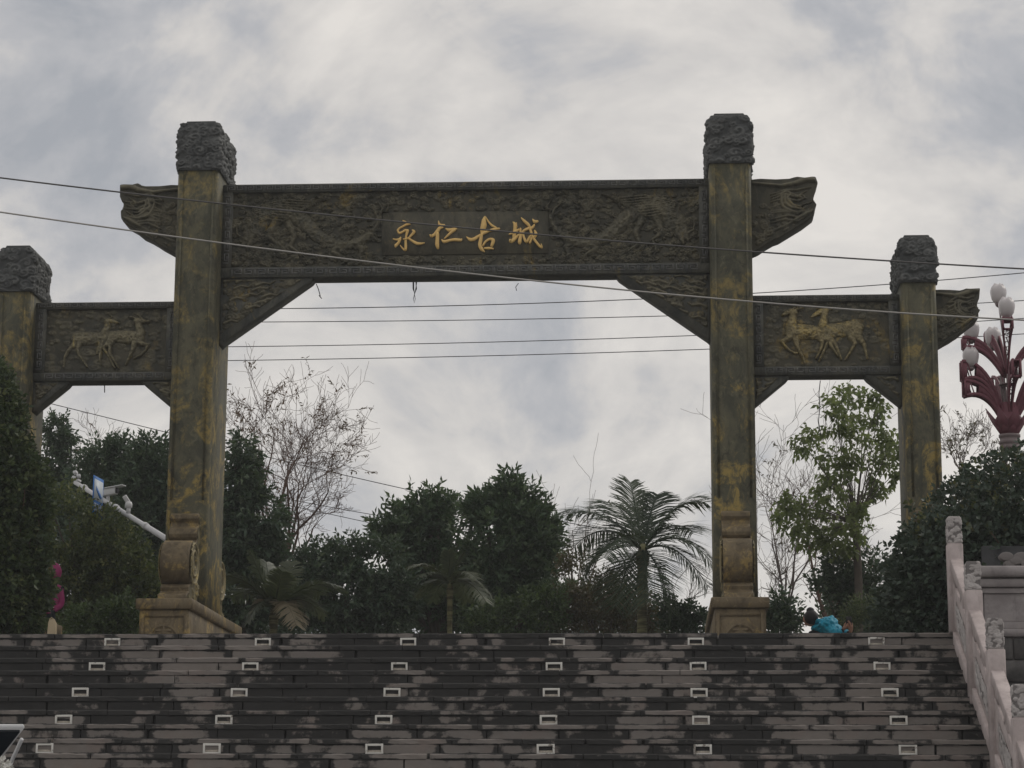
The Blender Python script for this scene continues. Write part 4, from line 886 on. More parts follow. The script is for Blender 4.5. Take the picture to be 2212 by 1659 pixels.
tree("evergreen_tree", "narrow dark conical evergreen close behind the thick left pillar", "tree", 41, [(522, 1000, 20, 44), (520, 1060, 42, 60), (545, 1130, 62, 60), (520, 1190, 72, 70), (560, 1230, 60, 50), (520, 1300, 70, 70)], (522, 975), L_DARK, 2300, .15, .058, 8, .3, .45, .27, 1.7, 5, TG, r0=.11, droop=.25)
tree("evergreen_tree", "low dark rounded evergreen under the bare branches", "tree", 41, [(700, 1220, 60, 40), (770, 1205, 55, 36), (830, 1215, 40, 38), (740, 1290, 120, 75), (660, 1300, 60, 60), (840, 1290, 60, 70)], (745, 1215), L_DARK, 2300, .13, .052, 7, .4, .45, .27, 1.8, 6, TG, r0=.08, droop=.15)
tree("evergreen_tree", "dense dark green tree behind the camera arm, rounded top", "tree", 45, [(238, 1000, 44, 44), (215, 1045, 60, 60), (250, 1110, 80, 80), (230, 1200, 90, 80), (258, 980, 16, 28)], (240, 980), L_DARK, 2300, .13, .048, 8, .7, .45, .24, 1.7, 7, TG, r0=.11)
tree("evergreen_tree", "dense dark green tree with a crooked tip next to the thick left pillar", "tree", 44, [(318, 985, 26, 36), (322, 1050, 50, 60), (345, 1010, 30, 50), (335, 1130, 75, 80), (330, 1230, 80, 90), (390, 1100, 60, 90)], (322, 970), L_DARK, 2500, .15, .055, 8, .4, .45, .24, 1.7, 8, TG, r0=.11)
tree("evergreen_tree", "thin grey-green tree with gappy crown beside the outer left pillar", "tree", 48, [(118, 930, 24, 36), (112, 1000, 34, 44), (130, 1060, 44, 50), (145, 960, 16, 30), (110, 1130, 50, 60)], (118, 905), L_DARK, 1300, .13, .05, 7, .2, .3, .38, 2.2, 9, TG, r0=.09, droop=.2)
tree("broadleaf_shrub", "large yellowish green leafy shrub under the camera arm", "shrub", 36, [(165, 1160, 80, 80), (230, 1200, 80, 80), (150, 1260, 90, 90), (270, 1270, 80, 80), (210, 1320, 120, 60), (320, 1290, 50, 70), (110, 1120, 50, 60)], (200, 1150), L_YEL, 3000, .10, .045, 6, .4, .5, .22, 1.8, 10, None, r0=.06)
tree("broadleaf_shrub", "small bright green shrub low behind the top step by the pillar base", "shrub", 34.5, [(215, 1345, 70, 26), (190, 1350, 40, 24), (262, 1335, 40, 34)], (215, 1330), L_BRIGHT, 700, .085, .04, 6, .6, .4, .15, 2, 12, None, r0=.03)
tree("broadleaf_shrub", "low green shrub in front of the tall pointed evergreen", "shrub", 40.5, [(1160, 1330, 55, 50), (1190, 1320, 30, 44), (1060, 1345, 60, 36)], (1160, 1320), L_BRIGHT, 800, .10, .045, 6, .5, .4, .2, 1.8, 13, None, r0=.04)
tree("brown_shrub", "brown and olive withered shrub under the wide palm", "shrub", 41, [(1300, 1290, 70, 62), (1250, 1320, 50, 60), (1350, 1320, 60, 50), (1420, 1340, 50, 32), (1240, 1240, 34, 50)], (1300, 1270), L_BROWN, 1900, .085, .035, 6, .3, .3, .30, 2.2, 14, None, r0=.05)
tree("broadleaf_shrub", "small round-leaved dark shrub between the palm and the right pillar", "shrub", 38, [(1490, 1335, 26, 26), (1465, 1348, 30, 20), (1515, 1350, 18, 22), (1440, 1318, 12, 30)], (1490, 1330), L_DARK, 340, .085, .05, 6, .4, .3, .22, 2.2, 15, None, r0=.03)
LOBES = [(1811,859),(1840,852),(1876,859),(1887,877),(1840,899),(1803,884),(1880,906),(1847,936),(1811,928),(1767,939),(1748,950),(1898,939),(1913,965),(1869,954),(1759,979),(1792,987),(1832,979),(1898,994),(1927,979),(1920,1023),(1876,1023),(1832,1016),(1803,1031),(1781,1052),(1818,1060),(1884,1052),(1745,1100),(1719,1089),(1708,1111),(1781,1096),(1767,1129),(1810,1125),(1840,1104),(1796,1155),(1752,1158),(1730,1140),(1774,1184),(1818,1176),(1847,1147),(1860,1085)]
tree("light_green_tree", "slender airy tree with light green leaves framed in the right side opening", "tree", 40, [(1832 + (x - 1832) * 1.13, y, 16 + (i * 7) % 10, 14 + (i * 5) % 9, .9 * math.sin(i * 2.3)) for i, (x, y) in enumerate(LOBES)], (1845, 870), L_LIGHT, 600, .115, .075, 6, -.2, .15, 0, 2, 16, TG, r0=.075, spread=(.8, 1.5), droop=.35, fork=.60, lr=.2)
tree("evergreen_shrub", "dark straggly bush below the light green tree", "shrub", 40.5, [(1815, 1235, 44, 40), (1840, 1290, 52, 44), (1790, 1270, 36, 34), (1870, 1310, 44, 44), (1880, 1240, 26, 50)], (1825, 1240), L_DARK, 700, .12, .05, 7, .3, .3, .34, 2, 17, None, r0=.06)
tree("broadleaf_shrub", "small dark leafy bush just right of the right pillar base", "shrub", 37, [(1680, 1335, 40, 22), (1655, 1345, 26, 20), (1705, 1345, 26, 18), (1690, 1310, 18, 20)], (1680, 1325), L_DARK, 300, .10, .05, 6, .5, .2, .26, 2.2, 18, None, r0=.03)
tree("conifer_sapling", "small feathery grey-green conifer beside the leaning dry palm sheath", "shrub", 36.5, [(1860, 1340, 26, 34), (1875, 1320, 14, 24), (1845, 1350, 18, 16)], (1862, 1320), L_HEDGE, 420, .07, .016, 7, .8, .3, .2, 3, 19, None, r0=.02)

# ------------------------------------------------------------------ bare trees
def bare_tree(label, Y, base, tips, seed, leaf=0, mat=M_TWIG, r0=.05, levels=4, group="bare winter trees", leafmat=L_RED, name="bare_tree", cat="tree", nl=8, twig=1., lf=.72):
    rng = np.random.default_rng(seed); b0 = at(base[0], base[1], Y); s_ = Y / 4966.6; b0g = np.array([b0[0], Y, PZ - .05]); t = thing(name, label, cat, b0g, group); m = MB(); tw = MB(); ends = []
    def grow(p, d, L, r, lv):
        n = 6; P = [p]; q = p.copy(); dd = d.copy()
        for i in range(n):
            dd = unit(dd + rng.normal(size=3) * .13 + np.array([0, 0, .05])); q = q + dd * L / n; P.append(q.copy())
        (m if lv == 0 else tw).tube(np.array(P), np.linspace(r, max(r * .42, .0036), n + 1), 5 if lv < 2 else 3, False)
        if lv >= levels: ends.append((P[-1], dd)); return
        for i in range(2, n + 1):
            for c in range(1 if i < n else 2):
                if rng.uniform() < (.85 if lv < 3 else .6) * twig:
                    sd = unit(np.cross(dd, rng.normal(size=3))); ang = rng.uniform(.4, .95); nd = unit(dd * math.cos(ang) + sd * math.sin(ang)); grow(P[i], nd, L * rng.uniform(.42, .66), max(r * (1 - .5 * i / n) * .5, .0042), lv + 1)
    if b0[2] > PZ + .1: m.tube(np.array([b0g, (b0g + b0) / 2 + [.03, 0, 0], b0]), [r0 * 1.3, r0 * 1.15, r0], 6, False)
    for (tx, ty) in tips:
        e = at(tx, ty, Y + rng.normal() * .5); d = e - b0; L = np.linalg.norm(d); grow(b0.copy(), unit(d), L * lf, r0 * .8, 0)
    m.build("trunk", mat, t); tw.build("twigs", mat, t)
    if leaf and ends:
        pk = rng.choice(len(ends), min(leaf, len(ends)), False); C = np.array([ends[i][0] for i in pk]); D = np.array([ends[i][1] for i in pk])
        C = np.repeat(C, nl, 0) - np.repeat(D, nl, 0) * (np.tile(np.arange(nl), len(pk)) * .045)[:, None]; Dd = np.repeat(D, nl, 0) * .2 + rng.normal(size=(len(C), 3)) * .8 + np.array([0, 0, -.5])
        V, F = leaf_arrays(C, Dd, rng.uniform(.07, .13, len(C)), rng.uniform(.025, .04, len(C)), rng); lb = MB(); lb.add(V, F); lb.build("leaves", leafmat, t, fattr=rng.uniform(0, 1, len(C)))
    return t
bare_tree("bare tree with many fine twigs leaning right between the pillar and the evergreens", 47, (610, 1235), [(670, 980), (700, 925), (745, 1040), (735, 1130), (640, 1030), (610, 960)], 21, 0, r0=.045, levels=4, twig=.84)
bare_tree("bare tree carrying a few red-brown leaves above the conical evergreen", 46, (585, 1200), [(545, 860), (600, 880), (560, 960), (640, 930), (520, 920)], 22, 110, M_TWIG, .034, 3, twig=1.0, nl=8, lf=.8)
bare_tree("small pale bare treetop against the sky beside the thin grey-green tree", 50, (170, 1060), [(195, 920), (225, 950), (180, 960)], 23, 3, M_TWIGP, .03, 3, twig=.75)
bare_tree("bunch of upright bare saplings just left of the wide palm", 44, (1245, 1330), [(1205, 1085), (1235, 1050), (1262, 1075), (1282, 1095), (1225, 1130), (1300, 1150)], 24, 10, M_TWIGP, .022, 2, twig=.6, leafmat=L_BROWN, nl=4)
bare_tree("tangled bare tree behind the light green tree in the right side opening", 46, (1700, 1350), [(1660, 980), (1700, 920), (1740, 960), (1650, 1100), (1780, 1050), (1680, 1180), (1640, 1230)], 25, 26, M_TWIGP, .03, 3, twig=.95, leafmat=L_BROWN)
bare_tree("second tangled bare tree with a dark trunk behind the light green tree", 45, (1790, 1350), [(1760, 1040), (1830, 1100), (1900, 1060), (1930, 1150), (1720, 1200), (1900, 1220)], 26, 12, M_TWIG, .045, 3, twig=.9, leafmat=L_BROWN)
bare_tree("fine bare treetop with hanging leaf sprays between the outer right pillar and the lotus lamp", 44, (2075, 1020), [(2045, 930), (2075, 905), (2110, 920), (2060, 960), (2130, 950), (2040, 975)], 27, 26, M_TWIGP, .02, 3, twig=.8, leafmat=L_BROWN)
bare_tree("low pale bare saplings between the palm and the right pillar", 43, (1465, 1350), [(1450, 1230), (1480, 1210), (1500, 1260), (1430, 1250), (1515, 1290)], 28, 0, M_TWIGP, .018, 2, twig=.7)

# ------------------------------------------------------------------ palms
def palm(label, Y, base, crown, tips, seed, mat, r0, nleaf=46, lw=.03, ll=.42, dry=(), sheath=.25, dl=.9):
    rng = np.random.default_rng(seed); c = at(*crown, Y); b = at(base[0], base[1], Y); b = np.array([b[0], Y, PZ - .05]); t = thing("palm_tree", label, "palm", b, "palms behind the stairs")
    P = np.linspace(0, 1, 9)[:, None] * (c - b) + b; rad = r0 * (1 + .06 * np.cos(np.arange(9) * 2.)); MB().tube(P, rad, 10).build("trunk", M_PBARK, t, smooth=True)
    MB().tube(np.array([c - [0, 0, sheath], c - [0, 0, sheath * .4], c + [0, 0, .12]]), [r0 * 1.15, r0 * 1.3, r0 * .5], 10).build("crown_shaft", M_PBARK, t, smooth=True)
    for k, tp in enumerate(tips):
        x, y, arch = tp[:3]; dY = tp[3] if len(tp) > 3 else rng.uniform(-.5, .5); e = at(x, y, Y + dY); s = np.linspace(0, 1, 15)[:, None]; mid = (c + e) / 2 + np.array([0, 0, arch])
        Q = (1 - s) ** 2 * c + 2 * s * (1 - s) * mid + s ** 2 * e; m = MB(); m.tube(Q, np.linspace(.022, .005, 15), 4, False); nq = sum(len(f) for f in m.F)
        u = np.linspace(.10, .995, nleaf); Pt = np.stack([np.interp(u * 14, np.arange(15), Q[:, i]) for i in range(3)], 1); T = unit(np.gradient(Pt, axis=0)); tot = np.linalg.norm(np.diff(Q, axis=0), axis=1).sum()
        side = unit(np.cross(T, np.array([0, 0, 1.]) + .15 * rng.normal(size=3))); LL = ll * min(1.25, tot / 1.4) * np.sin(np.pi * (.12 + .80 * u)) ** .7; Vs = []; Fs = []; n0 = 0
        for sg in (-1, 1):
            D = unit(side * sg * .85 + T * .62 + np.array([0, 0, .10]) + rng.normal(size=T.shape) * .06); hang = dl * (rng.uniform(.6, 1.3, nleaf))[:, None] * LL[:, None] * np.array([0, 0, -.30])
            A = unit(np.cross(D, side)) * lw * .5 ; M1 = Pt + D * LL[:, None] * .5 + hang * .22; E = Pt + D * LL[:, None] + hang
            V = np.stack([Pt - T * lw * .3, Pt + T * lw * .3, M1 + T * lw * .5, M1 - T * lw * .5, E + T * lw * .06, E - T * lw * .06], 1).reshape(-1, 3); ii = np.arange(nleaf)[:, None] * 6
            Vs.append(V); Fs.append(np.concatenate([ii + [0, 1, 2, 3], ii + [3, 2, 4, 5]]) + n0); n0 += len(V)
        m.add(np.concatenate(Vs), np.concatenate(Fs)); nf = sum(len(f) for f in m.F); rnd = np.clip(rng.uniform(.1, .7) + rng.normal(size=nf) * .15, 0, 1)
        m.build("frond", L_DRY if k in dry else mat, t, fattr=rnd)
    return t
palm("tall palm with wide feathery fronds left of the right pillar", 38, (1385, 1365), (1388, 1190), [(1362, 1042, .10), (1420, 1068, .22, .5), (1522, 1085, .55), (1498, 1150, .5, 1.0), (1538, 1215, .60), (1530, 1268, .62, -.5), (1452, 1325, .5), (1305, 1205, .55, -1.0), (1262, 1235, .62), (1230, 1110, .5), (1240, 1180, .6, .8), (1330, 1310, .5, .7), (1400, 1300, .5, -1.1), (1320, 1085, .3, 1.0)], 31, L_PALM, .085, 54, .027, .74)
palm("young slim palm with a thin straight stem in the middle of the view", 36.5, (972, 1365), (972, 1262), [(885, 1225, .30), (905, 1245, .22, -.6), (1000, 1195, .10), (1060, 1285, .34), (1030, 1250, .3, -.5), (968, 1190, .05), (900, 1290, .3), (1050, 1300, .32, -.6), (935, 1300, .28, .6), (1010, 1300, .26, .6)], 32, L_PALMD, .042, 44, .030, .52)
palm("low bushy palm with drooping dry fringes right of the pillar base", 35, (590, 1365), (592, 1318), [(540, 1192, .06), (575, 1215, .05, .5), (628, 1215, .08), (480, 1245, .30), (735, 1268, .36), (690, 1285, .30, .6), (540, 1330, .42), (535, 1345, .42, -.5), (660, 1345, .40), (640, 1350, .45, -.6), (700, 1330, .42, .4), (500, 1290, .34, .5), (610, 1235, .1, -.6)], 33, L_PALMD, .06, 44, .036, .55, dry=(6, 8, 9))

# ------------------------------------------------------------------ hedge and clipped shrub close by
def bush(name, label, cat, bl, mats, n, L, W, seed, k=5, gap=.0, up=.3, shell=.7, core=None, zmin=PZ - .1):
    rng = np.random.default_rng(seed); c = bl[0][0]; t = thing(name, label, cat, (c[0], c[1], PZ)); ins = MB()
    m = MB()
    for cc, rr in bl: limbs(m, (cc[0] * .7 + c[0] * .3, cc[1], PZ - .05), [cc + rng.normal(size=3) * rr * .5 for _ in range(5)], .03, rng, 4)
    m.build("stems", M_TWIG, t)
    for (mt, frac, nm, zlo) in mats:
        C, A = crown_pts(bl, int(n * frac), rng, shell, gap, 2.2, seed, zmin, None, .035)
        if zlo is not None:
            kk = A[:, 2] > zlo; C, A = C[kk], A[kk]
        inside = np.zeros(len(C), bool)
        for cc, rr in bl: inside |= (((C - cc) / (rr * .62)) ** 2).sum(1) < 1
        C, A = C[~inside], A[~inside]; A = unit(A + np.array([0, 0, up]) + rng.normal(size=A.shape) * .45); V, F, rnd = sprigs(C, A, k, L, W, rng, (.5, 1.4), .1, .02)
        b = MB(); b.add(V, F); b.build(nm, mt, t, fattr=rnd)
    return t
topi = [(np.array([5.25, 29.2, 4.7]), np.array([2.10, 1.75, 1.95])), (np.array([4.3, 28.7, 4.4]), np.array([1.25, 1.05, 1.35])), (np.array([3.75, 28.9, 4.1]), np.array([1.00, 1.0, 1.25])), (np.array([6.6, 29.2, 4.8]), np.array([1.8, 1.7, 1.9])), (np.array([3.7, 28.6, 4.9]), np.array([.72, .8, .8]))]
bush("clipped_shrub", "huge clipped dark green shrub swelling behind the pale balustrade", "shrub", topi, [(L_TOPI, 1., "foliage", None), (L_TOPT, .10, "top_shoots", .5)], 27000, .095, .054, 61)
hed = blobs_px([(5, 1060, 92, 110), (-60, 980, 110, 190), (8, 1190, 88, 110), (-5, 1300, 88, 90), (-60, 1250, 140, 140), (-20, 870, 44, 90), (75, 1110, 30, 50), (30, 1345, 56, 40), (78, 1275, 30, 46), (70, 1200, 28, 40)], 28.9, .9)
bush("leafy_hedge", "tall dark leafy hedge bush swallowing the foot of the outer left pillar", "hedge", hed, [(L_HEDGE, 1., "foliage", None)], 12000, .092, .05, 62, gap=.14)
# low growth along the back of the planting
gc = MB(); rg = np.random.default_rng(77); n = 17000; C = np.c_[rg.uniform(-14, 5.2, n), rg.uniform(45, 48, n), np.full(n, PZ)]; kp = (C[:, 0] < .2) | (C[:, 0] > 3.4); C = C[kp]; n = len(C)
C[:, 2] += rg.uniform(0, 1, n) ** .55 * (1.85 + 1.5 * vnoise(C, .9, 5))
V, F, rnd = sprigs(C, np.tile([0, 0, 1.], (n, 1)), 5, .13, .045, rg, (.4, 1.2)); gc.add(V, F); o = gc.build("undergrowth", L_DARK, fattr=rnd); tag(o, "dark low undergrowth between the trees behind the plaza", "undergrowth", kind='stuff')

# ------------------------------------------------------------------ leaning dry palm sheath
ds = thing("dry_palm_sheath", "tan dry palm sheath leaning on the plaza edge beside the clipped shrub", "palm sheath", at(1925, 1360, 34)); 
for (a, b, w) in (((1905, 1372), (1948, 1322), .07), ((1925, 1376), (1968, 1340), .05), ((1940, 1374), (1990, 1348), .035)):
    p, q = at(*a, 34), at(*b, 34.2); p[2] = PZ + .02; n_ = np.array([.5, 0, .6]) * w; th_ = np.array([0, .02, 0])
    MB().add([p - n_, p + n_, (p + q) / 2 + n_ * 1.2 + [0, -.03, 0], (p + q) / 2 - n_ * 1.1 + [0, -.03, 0], q + n_ * .5, q - n_ * .4] + [v + th_ for v in (p - n_, p + n_, (p + q) / 2 + n_ * 1.2, (p + q) / 2 - n_ * 1.1, q + n_ * .5, q - n_ * .4)],
             [(0, 1, 2, 3), (3, 2, 4, 5), (9, 8, 7, 6), (11, 10, 8, 9), (0, 3, 9, 6), (3, 5, 11, 9), (1, 7, 8, 2), (2, 8, 10, 4), (5, 4, 10, 11), (0, 6, 7, 1)]).build("sheath", M_STRAW, ds)

# ------------------------------------------------------------------ lotus street lamp
LX, LY = 5.485, 35.
lamp = thing("lotus_street_lamp", "tall dark red street lamp with lotus-bud globes rising behind the clipped shrub", "street lamp", (LX, LY, PZ))
for s in (-.085, .085): MB().tube([(LX + s, LY, PZ), (LX + s, LY, 7.70)], .042, 10).build("pole", M_LPOLE, lamp, smooth=True)
MB().lathe((LX, LY, 7.66), [(.15, 0), (.165, .01), (.165, .04), (.15, .05), (.15, .08), (.165, .09), (.165, .13), (.15, .14), (.15, .18), (.165, .19), (.165, .23), (.12, .24)], 20).build("collar", M_LPOLE, lamp)
MB().lathe((LX, LY, 7.89), [(.14, 0), (.18, .08), (.22, .18), (.20, .26), (.14, .34), (.11, .5)], 14).build("flower_base", M_RED, lamp)
for k in range(8):                                           # pointed bracts round the base
    a = k * math.pi / 4 + .2; d = np.array([math.cos(a), math.sin(a), 0]); tn = np.array([-d[1], d[0], 0]); c = np.array([LX, LY, 7.93])
    pts = [c + d * .13 - tn * .07, c + d * .13 + tn * .07, c + d * .23 + tn * .09 + [0, 0, .16], c + d * .23 - tn * .09 + [0, 0, .16], c + d * .36 + [0, 0, .36]]
    V = pts + [p + d * .012 for p in pts]; MB().add(V, [(0, 3, 2, 1), (3, 4, 2), (5, 6, 7, 8), (8, 7, 9), (0, 1, 6, 5), (1, 2, 7, 6), (2, 4, 9, 7), (4, 3, 8, 9), (3, 0, 5, 8)]).build("bract", M_RED, lamp)
def globe(c, parent_name="globe"):
    """lotus-bud glass: bulb with a scalloped, pointed rim"""
    m = MB(); n = 20; prof = [(.03, -.16), (.07, -.145), (.105, -.09), (.122, -.01), (.125, .04), (.114, .09)]; V = []
    for r, z in prof:
        for i in range(n):
            a = i * 2 * math.pi / n; V.append((c[0] + r * math.cos(a) * (1 + .045 * math.cos(5 * a)), c[1] + r * math.sin(a) * (1 + .045 * math.cos(5 * a)), c[2] + z + (.018 * math.cos(5 * a) if z > .1 else 0)))
    for i in range(n):
        a = i * 2 * math.pi / n; V.append((c[0] + .072 * math.cos(a), c[1] + .072 * math.sin(a), c[2] + .118 + .04 * math.cos(5 * a)))
    V.append((c[0] + .01, c[1], c[2] + .148)); L_ = len(prof) + 1
    F = [(k * n + i, k * n + (i + 1) % n, k * n + n + (i + 1) % n, k * n + n + i) for k in range(L_ - 1) for i in range(n)] + [((L_ - 1) * n + i, (L_ - 1) * n + (i + 1) % n, L_ * n) for i in range(n)] + [tuple(range(n))[::-1]]
    m.add(V, F); g_ = m.build("globe", M_GLOBE, lamp)
    MB().lathe((c[0], c[1], c[2] - .20), [(.02, -.02), (.045, 0), (.06, .035), (.03, .036)], 12).build("globe_holder", M_LPOLE, g_)
def band(P, W, th, tn):
    """strip of varying width swept along P; tn is the direction across"""
    P = np.asarray(P, float); T = unit(np.gradient(P, axis=0)); N = unit(np.cross(T, tn)); W = np.asarray(W)[:, None]; n = len(P)
    V = np.stack([P - tn * W / 2 - N * th, P + tn * W / 2 - N * th, P + tn * W / 2 + N * th, P - tn * W / 2 + N * th], 1).reshape(-1, 3); F = []
    for k in range(n - 1):
        for q in range(4): F.append((k * 4 + q, k * 4 + (q + 1) % 4, k * 4 + 4 + (q + 1) % 4, k * 4 + 4 + q))
    return V, F + [(3, 2, 1, 0), (n * 4 - 4, n * 4 - 3, n * 4 - 2, n * 4 - 1)]
def bez(p0, p1, p2, n=12):
    s = np.linspace(0, 1, n)[:, None]; return (1 - s) ** 2 * p0 + 2 * s * (1 - s) * p1 + s ** 2 * p2
def leaf_arm(a, z0, r1, z1, h, w1, lattice, zc=.42):
    w1 = w1 * .85
    """curved tray arm: lower and upper bands joined by struts, widening outward"""
    d = np.array([math.cos(a), math.sin(a), 0]); tn = np.array([-d[1], d[0], 0]); c = np.array([LX, LY, 0.]); m = MB()
    lo = bez(c + d * .05 + [0, 0, z0], c + d * r1 * zc + [0, 0, z1 - .06], c + d * r1 + [0, 0, z1 - h]); up = bez(c + d * .05 + [0, 0, z0 + .06], c + d * r1 * zc * .9 + [0, 0, z1 + .03], c + d * r1 + [0, 0, z1])
    W = np.linspace(.05, w1, 12) * (1 - .25 * np.linspace(0, 1, 12) ** 6)
    for sg in (-1, 1):
        for Q in (lo, up):
            V, F = band(Q + tn * sg * (W / 2 - .014)[:, None], np.full(12, .026), .026, tn); m.add(V, F)
    V, F = band(up[8:] if lattice else up[4:], (W[8:] if lattice else W[4:]) * .96, .012, tn); m.add(V, F)
    V, F = band(lo[9:] if lattice else lo, (W[9:] if lattice else W) * .96, .012, tn); m.add(V, F)
    for k in range(3, 12, 2 if lattice else 2):
        for sg in (-1, 1): m.tube([lo[k] + tn * sg * (W[k] / 2 - .012), up[min(11, k + 1)] + tn * sg * (W[min(11, k + 1)] / 2 - .012)], .010, 4)
    for sg in (-1, 1):
        for k in range(0, 11):
            if k in (8, 9): continue
            p = [lo[k], lo[k + 1], up[k + 1], up[k]]; w_ = [W[k], W[k + 1], W[k + 1], W[k]]; v1 = [q_ + tn * sg * (w__ / 2 - .004) for q_, w__ in zip(p, w_)]; v2 = [q_ + tn * sg * (w__ / 2 - .02) for q_, w__ in zip(p, w_)]
            m.add(v1 + v2, [(0, 1, 2, 3), (7, 6, 5, 4), (0, 4, 5, 1), (2, 6, 7, 3)])
    V = [lo[11] - tn * w1 * .38, lo[11] + tn * w1 * .38, up[11] + tn * w1 * .38, up[11] - tn * w1 * .38]; 
    for sg in (-1, 1): m.tube([lo[11] + tn * sg * w1 * .36, up[11] + tn * sg * w1 * .36], .016, 4)
    if lattice:
        for k in range(2, 11):
            for q in range(3): 
                t0, t1 = RNG.uniform(-.42, .42, 2); m.tube([lo[k] + tn * W[k] * t0, lo[min(11, k + 1)] + tn * W[min(11, k + 1)] * t1], .006, 3)
            m.tube([lo[k] - tn * W[k] * .45, lo[k] + tn * W[k] * .45], .006, 3)
    m.build("leaf_arm", M_RED, lamp); return up, lo
# lower tier: pairs of trays to either side, one above the other
for a in (math.pi + .12, -.12):
    up, lo = leaf_arm(a, 8.02, .71, 9.02, .30, .20, False); leaf_arm(a + .10, 7.96, .70, 8.70, .24, .20, False)
    d = np.array([math.cos(a), math.sin(a), 0]); globe(np.array([LX, LY, 9.10]) + d * .56); 
for a in (1.7, -1.5):
    up, lo = leaf_arm(a, 8.02, .66, 8.92, .26, .20, True); d = np.array([math.cos(a), math.sin(a), 0]); 
for k, a in enumerate((math.pi - .05, 0.05, -1.65, 1.9)):      # upper tier: stems, trays and globes
    d = np.array([math.cos(a), math.sin(a), 0]); b = np.array([LX, LY, 8.2]) + d * .03; MB().tube([b, b + d * .06 + [0, 0, .35], b + d * .07 + [0, 0, .62]], .017, 8).build("stem", M_LPOLE, lamp, smooth=True)
    up, lo = leaf_arm(a, 8.80, .66 if k < 2 else .55, 9.42 if k < 2 else 9.60, .17, .24, k > 1, .5)
    globe(np.array([LX, LY, 9.55 if k < 2 else 9.80 if k == 2 else 9.52]) + d * (.52 if k < 2 else .42))
MB().tube([(LX, LY, 8.2), (LX, LY, 9.1), (LX - .05, LY, 9.6), (LX - .08, LY, 9.95)], .015, 8).build("stem", M_LPOLE, lamp, smooth=True); globe((LX - .085, LY, 10.12))
MB().lathe((LX, LY, 8.66), [(.02, 0), (.13, .004), (.13, .022), (.02, .026)], 16).build("stem_ring", M_LPOLE, lamp)

# ------------------------------------------------------------------ surveillance pole
PC = at(425, 1205, 34.6); cp = thing("camera_pole", "white surveillance pole with a slanting arm of cameras behind the thick left pillar", "camera pole", (PC[0], PC[1], PZ))
MB().tube([(PC[0], PC[1], PZ), (PC[0], PC[1], PC[2] + .25)], [.09, .075], 12).build("pole", M_GALV, cp, smooth=True)
A0, A1 = PC + np.array([0, 0, .0]), at(162, 1042, 37.0); MB().tube([A0, A0 + (A1 - A0) * .4, A0 + (A1 - A0) * .41, A1], [.050, .046, .042, .034], 10).build("arm", M_GALV, cp, smooth=True)
def on_arm(x, y): 
    t = (425 - x) / (425 - 162); return A0 + (A1 - A0) * t
for x in (322, 258, 186): 
    p = on_arm(x, 0); q = on_arm(x - 5, 0); MB().tube([p, q], .058, 10).build("arm_clamp", M_GALV, cp)
# sign: thin plate turned away from the camera
sc_ = at(212, 1075, 35.95); sg = thing("surveillance_sign", "narrow blue and white camera surveillance sign hung on the slanting arm", "sign", sc_)
ux = unit(np.array([.30, -.95, 0])); uz = np.array([.0, 0, 1.]); nn = np.cross(ux, uz); hw, hh = .165, .325
ux = unit(np.array([.24, .9, -.10])); nn = unit(np.cross(ux, uz))
if nn[1] > 0: nn = -nn
def quad_plate(u0, u1, v0, v1, off, th, name, mat, poly=None):
    P = poly or [(u0, v0), (u1, v0), (u1, v1), (u0, v1)]; n = len(P); V = [sc_ + ux * u + uz * v + nn * off for u, v in P] + [sc_ + ux * u + uz * v + nn * (off - th) for u, v in P]
    return MB().add(V, [tuple(range(n)), tuple(range(2 * n - 1, n - 1, -1))] + [(i, n + i, n + (i + 1) % n, (i + 1) % n) for i in range(n)]).build(name, mat, sg)
quad_plate(-hw, hw, -hh, hh, 0, .012, "plate", M_BLUE); quad_plate(-hw + .02, hw - .02, -.06, hh - .05, .004, .003, "white_field", M_WHITES)
quad_plate(0, 0, 0, 0, .008, .003, "camera_symbol", M_BLUE, [(-.09, .17), (.07, .06), (.11, .02), (.09, -.01), (.03, .0), (-.08, .10)]); quad_plate(-.06, .02, -.035, -.02, .008, .003, "camera_symbol", M_BLACK)
for r_, vv in enumerate((-.165, -.235)):                       # two lines of small white characters, too blurred to read
    for k in range(4):
        u0 = -.125 + k * .066
        for (a, b, c, d) in ((0, .045, .05, .055), (0, .0, .05, .01), (.02, 0, .03, .055), (.0, .02, .05, .03)): quad_plate(u0 + a, u0 + c, vv + b, vv + d, .006 + .0008 * ((a + b) > .02), .003, "lettering", M_WHITES)
# box camera on top of the arm
cc = at(236, 1063, 36.45) + np.array([0, 0, .0]); bc = thing("security_camera", "white box security camera on the slanting arm behind the blue sign", "camera", cc)
dx = unit(np.array([.95, -.25, .12])); dz = np.array([0, 0, 1.]); dy = np.cross(dz, dx)
def obox(c, l, w, h, name, mat, par):
    V = [c + dx * (i * l) + dy * (j * w) + dz * (k * h) for k in (-.5, .5) for j in (-.5, .5) for i in (-.5, .5)]
    return MB().add(V, [(0, 2, 3, 1), (4, 5, 7, 6), (0, 1, 5, 4), (1, 3, 7, 5), (3, 2, 6, 7), (2, 0, 4, 6)]).build(name, mat, par, bevel=.008)
obox(cc - dx * .05, .36, .11, .11, "housing", M_WHITEP, bc); obox(cc + dz * .065, .54, .15, .018, "sun_shield", M_WHITEP, bc); obox(cc + dx * .145, .03, .085, .085, "lens_window", M_BLACK, bc); obox(cc - dz * .1 - dx * .02, .05, .05, .09, "mount", M_GALV, bc)
c2 = on_arm(282, 0) + np.array([0, 0, .13]); dm = thing("security_camera", "small pale bracket camera standing on the middle of the slanting arm", "camera", c2)
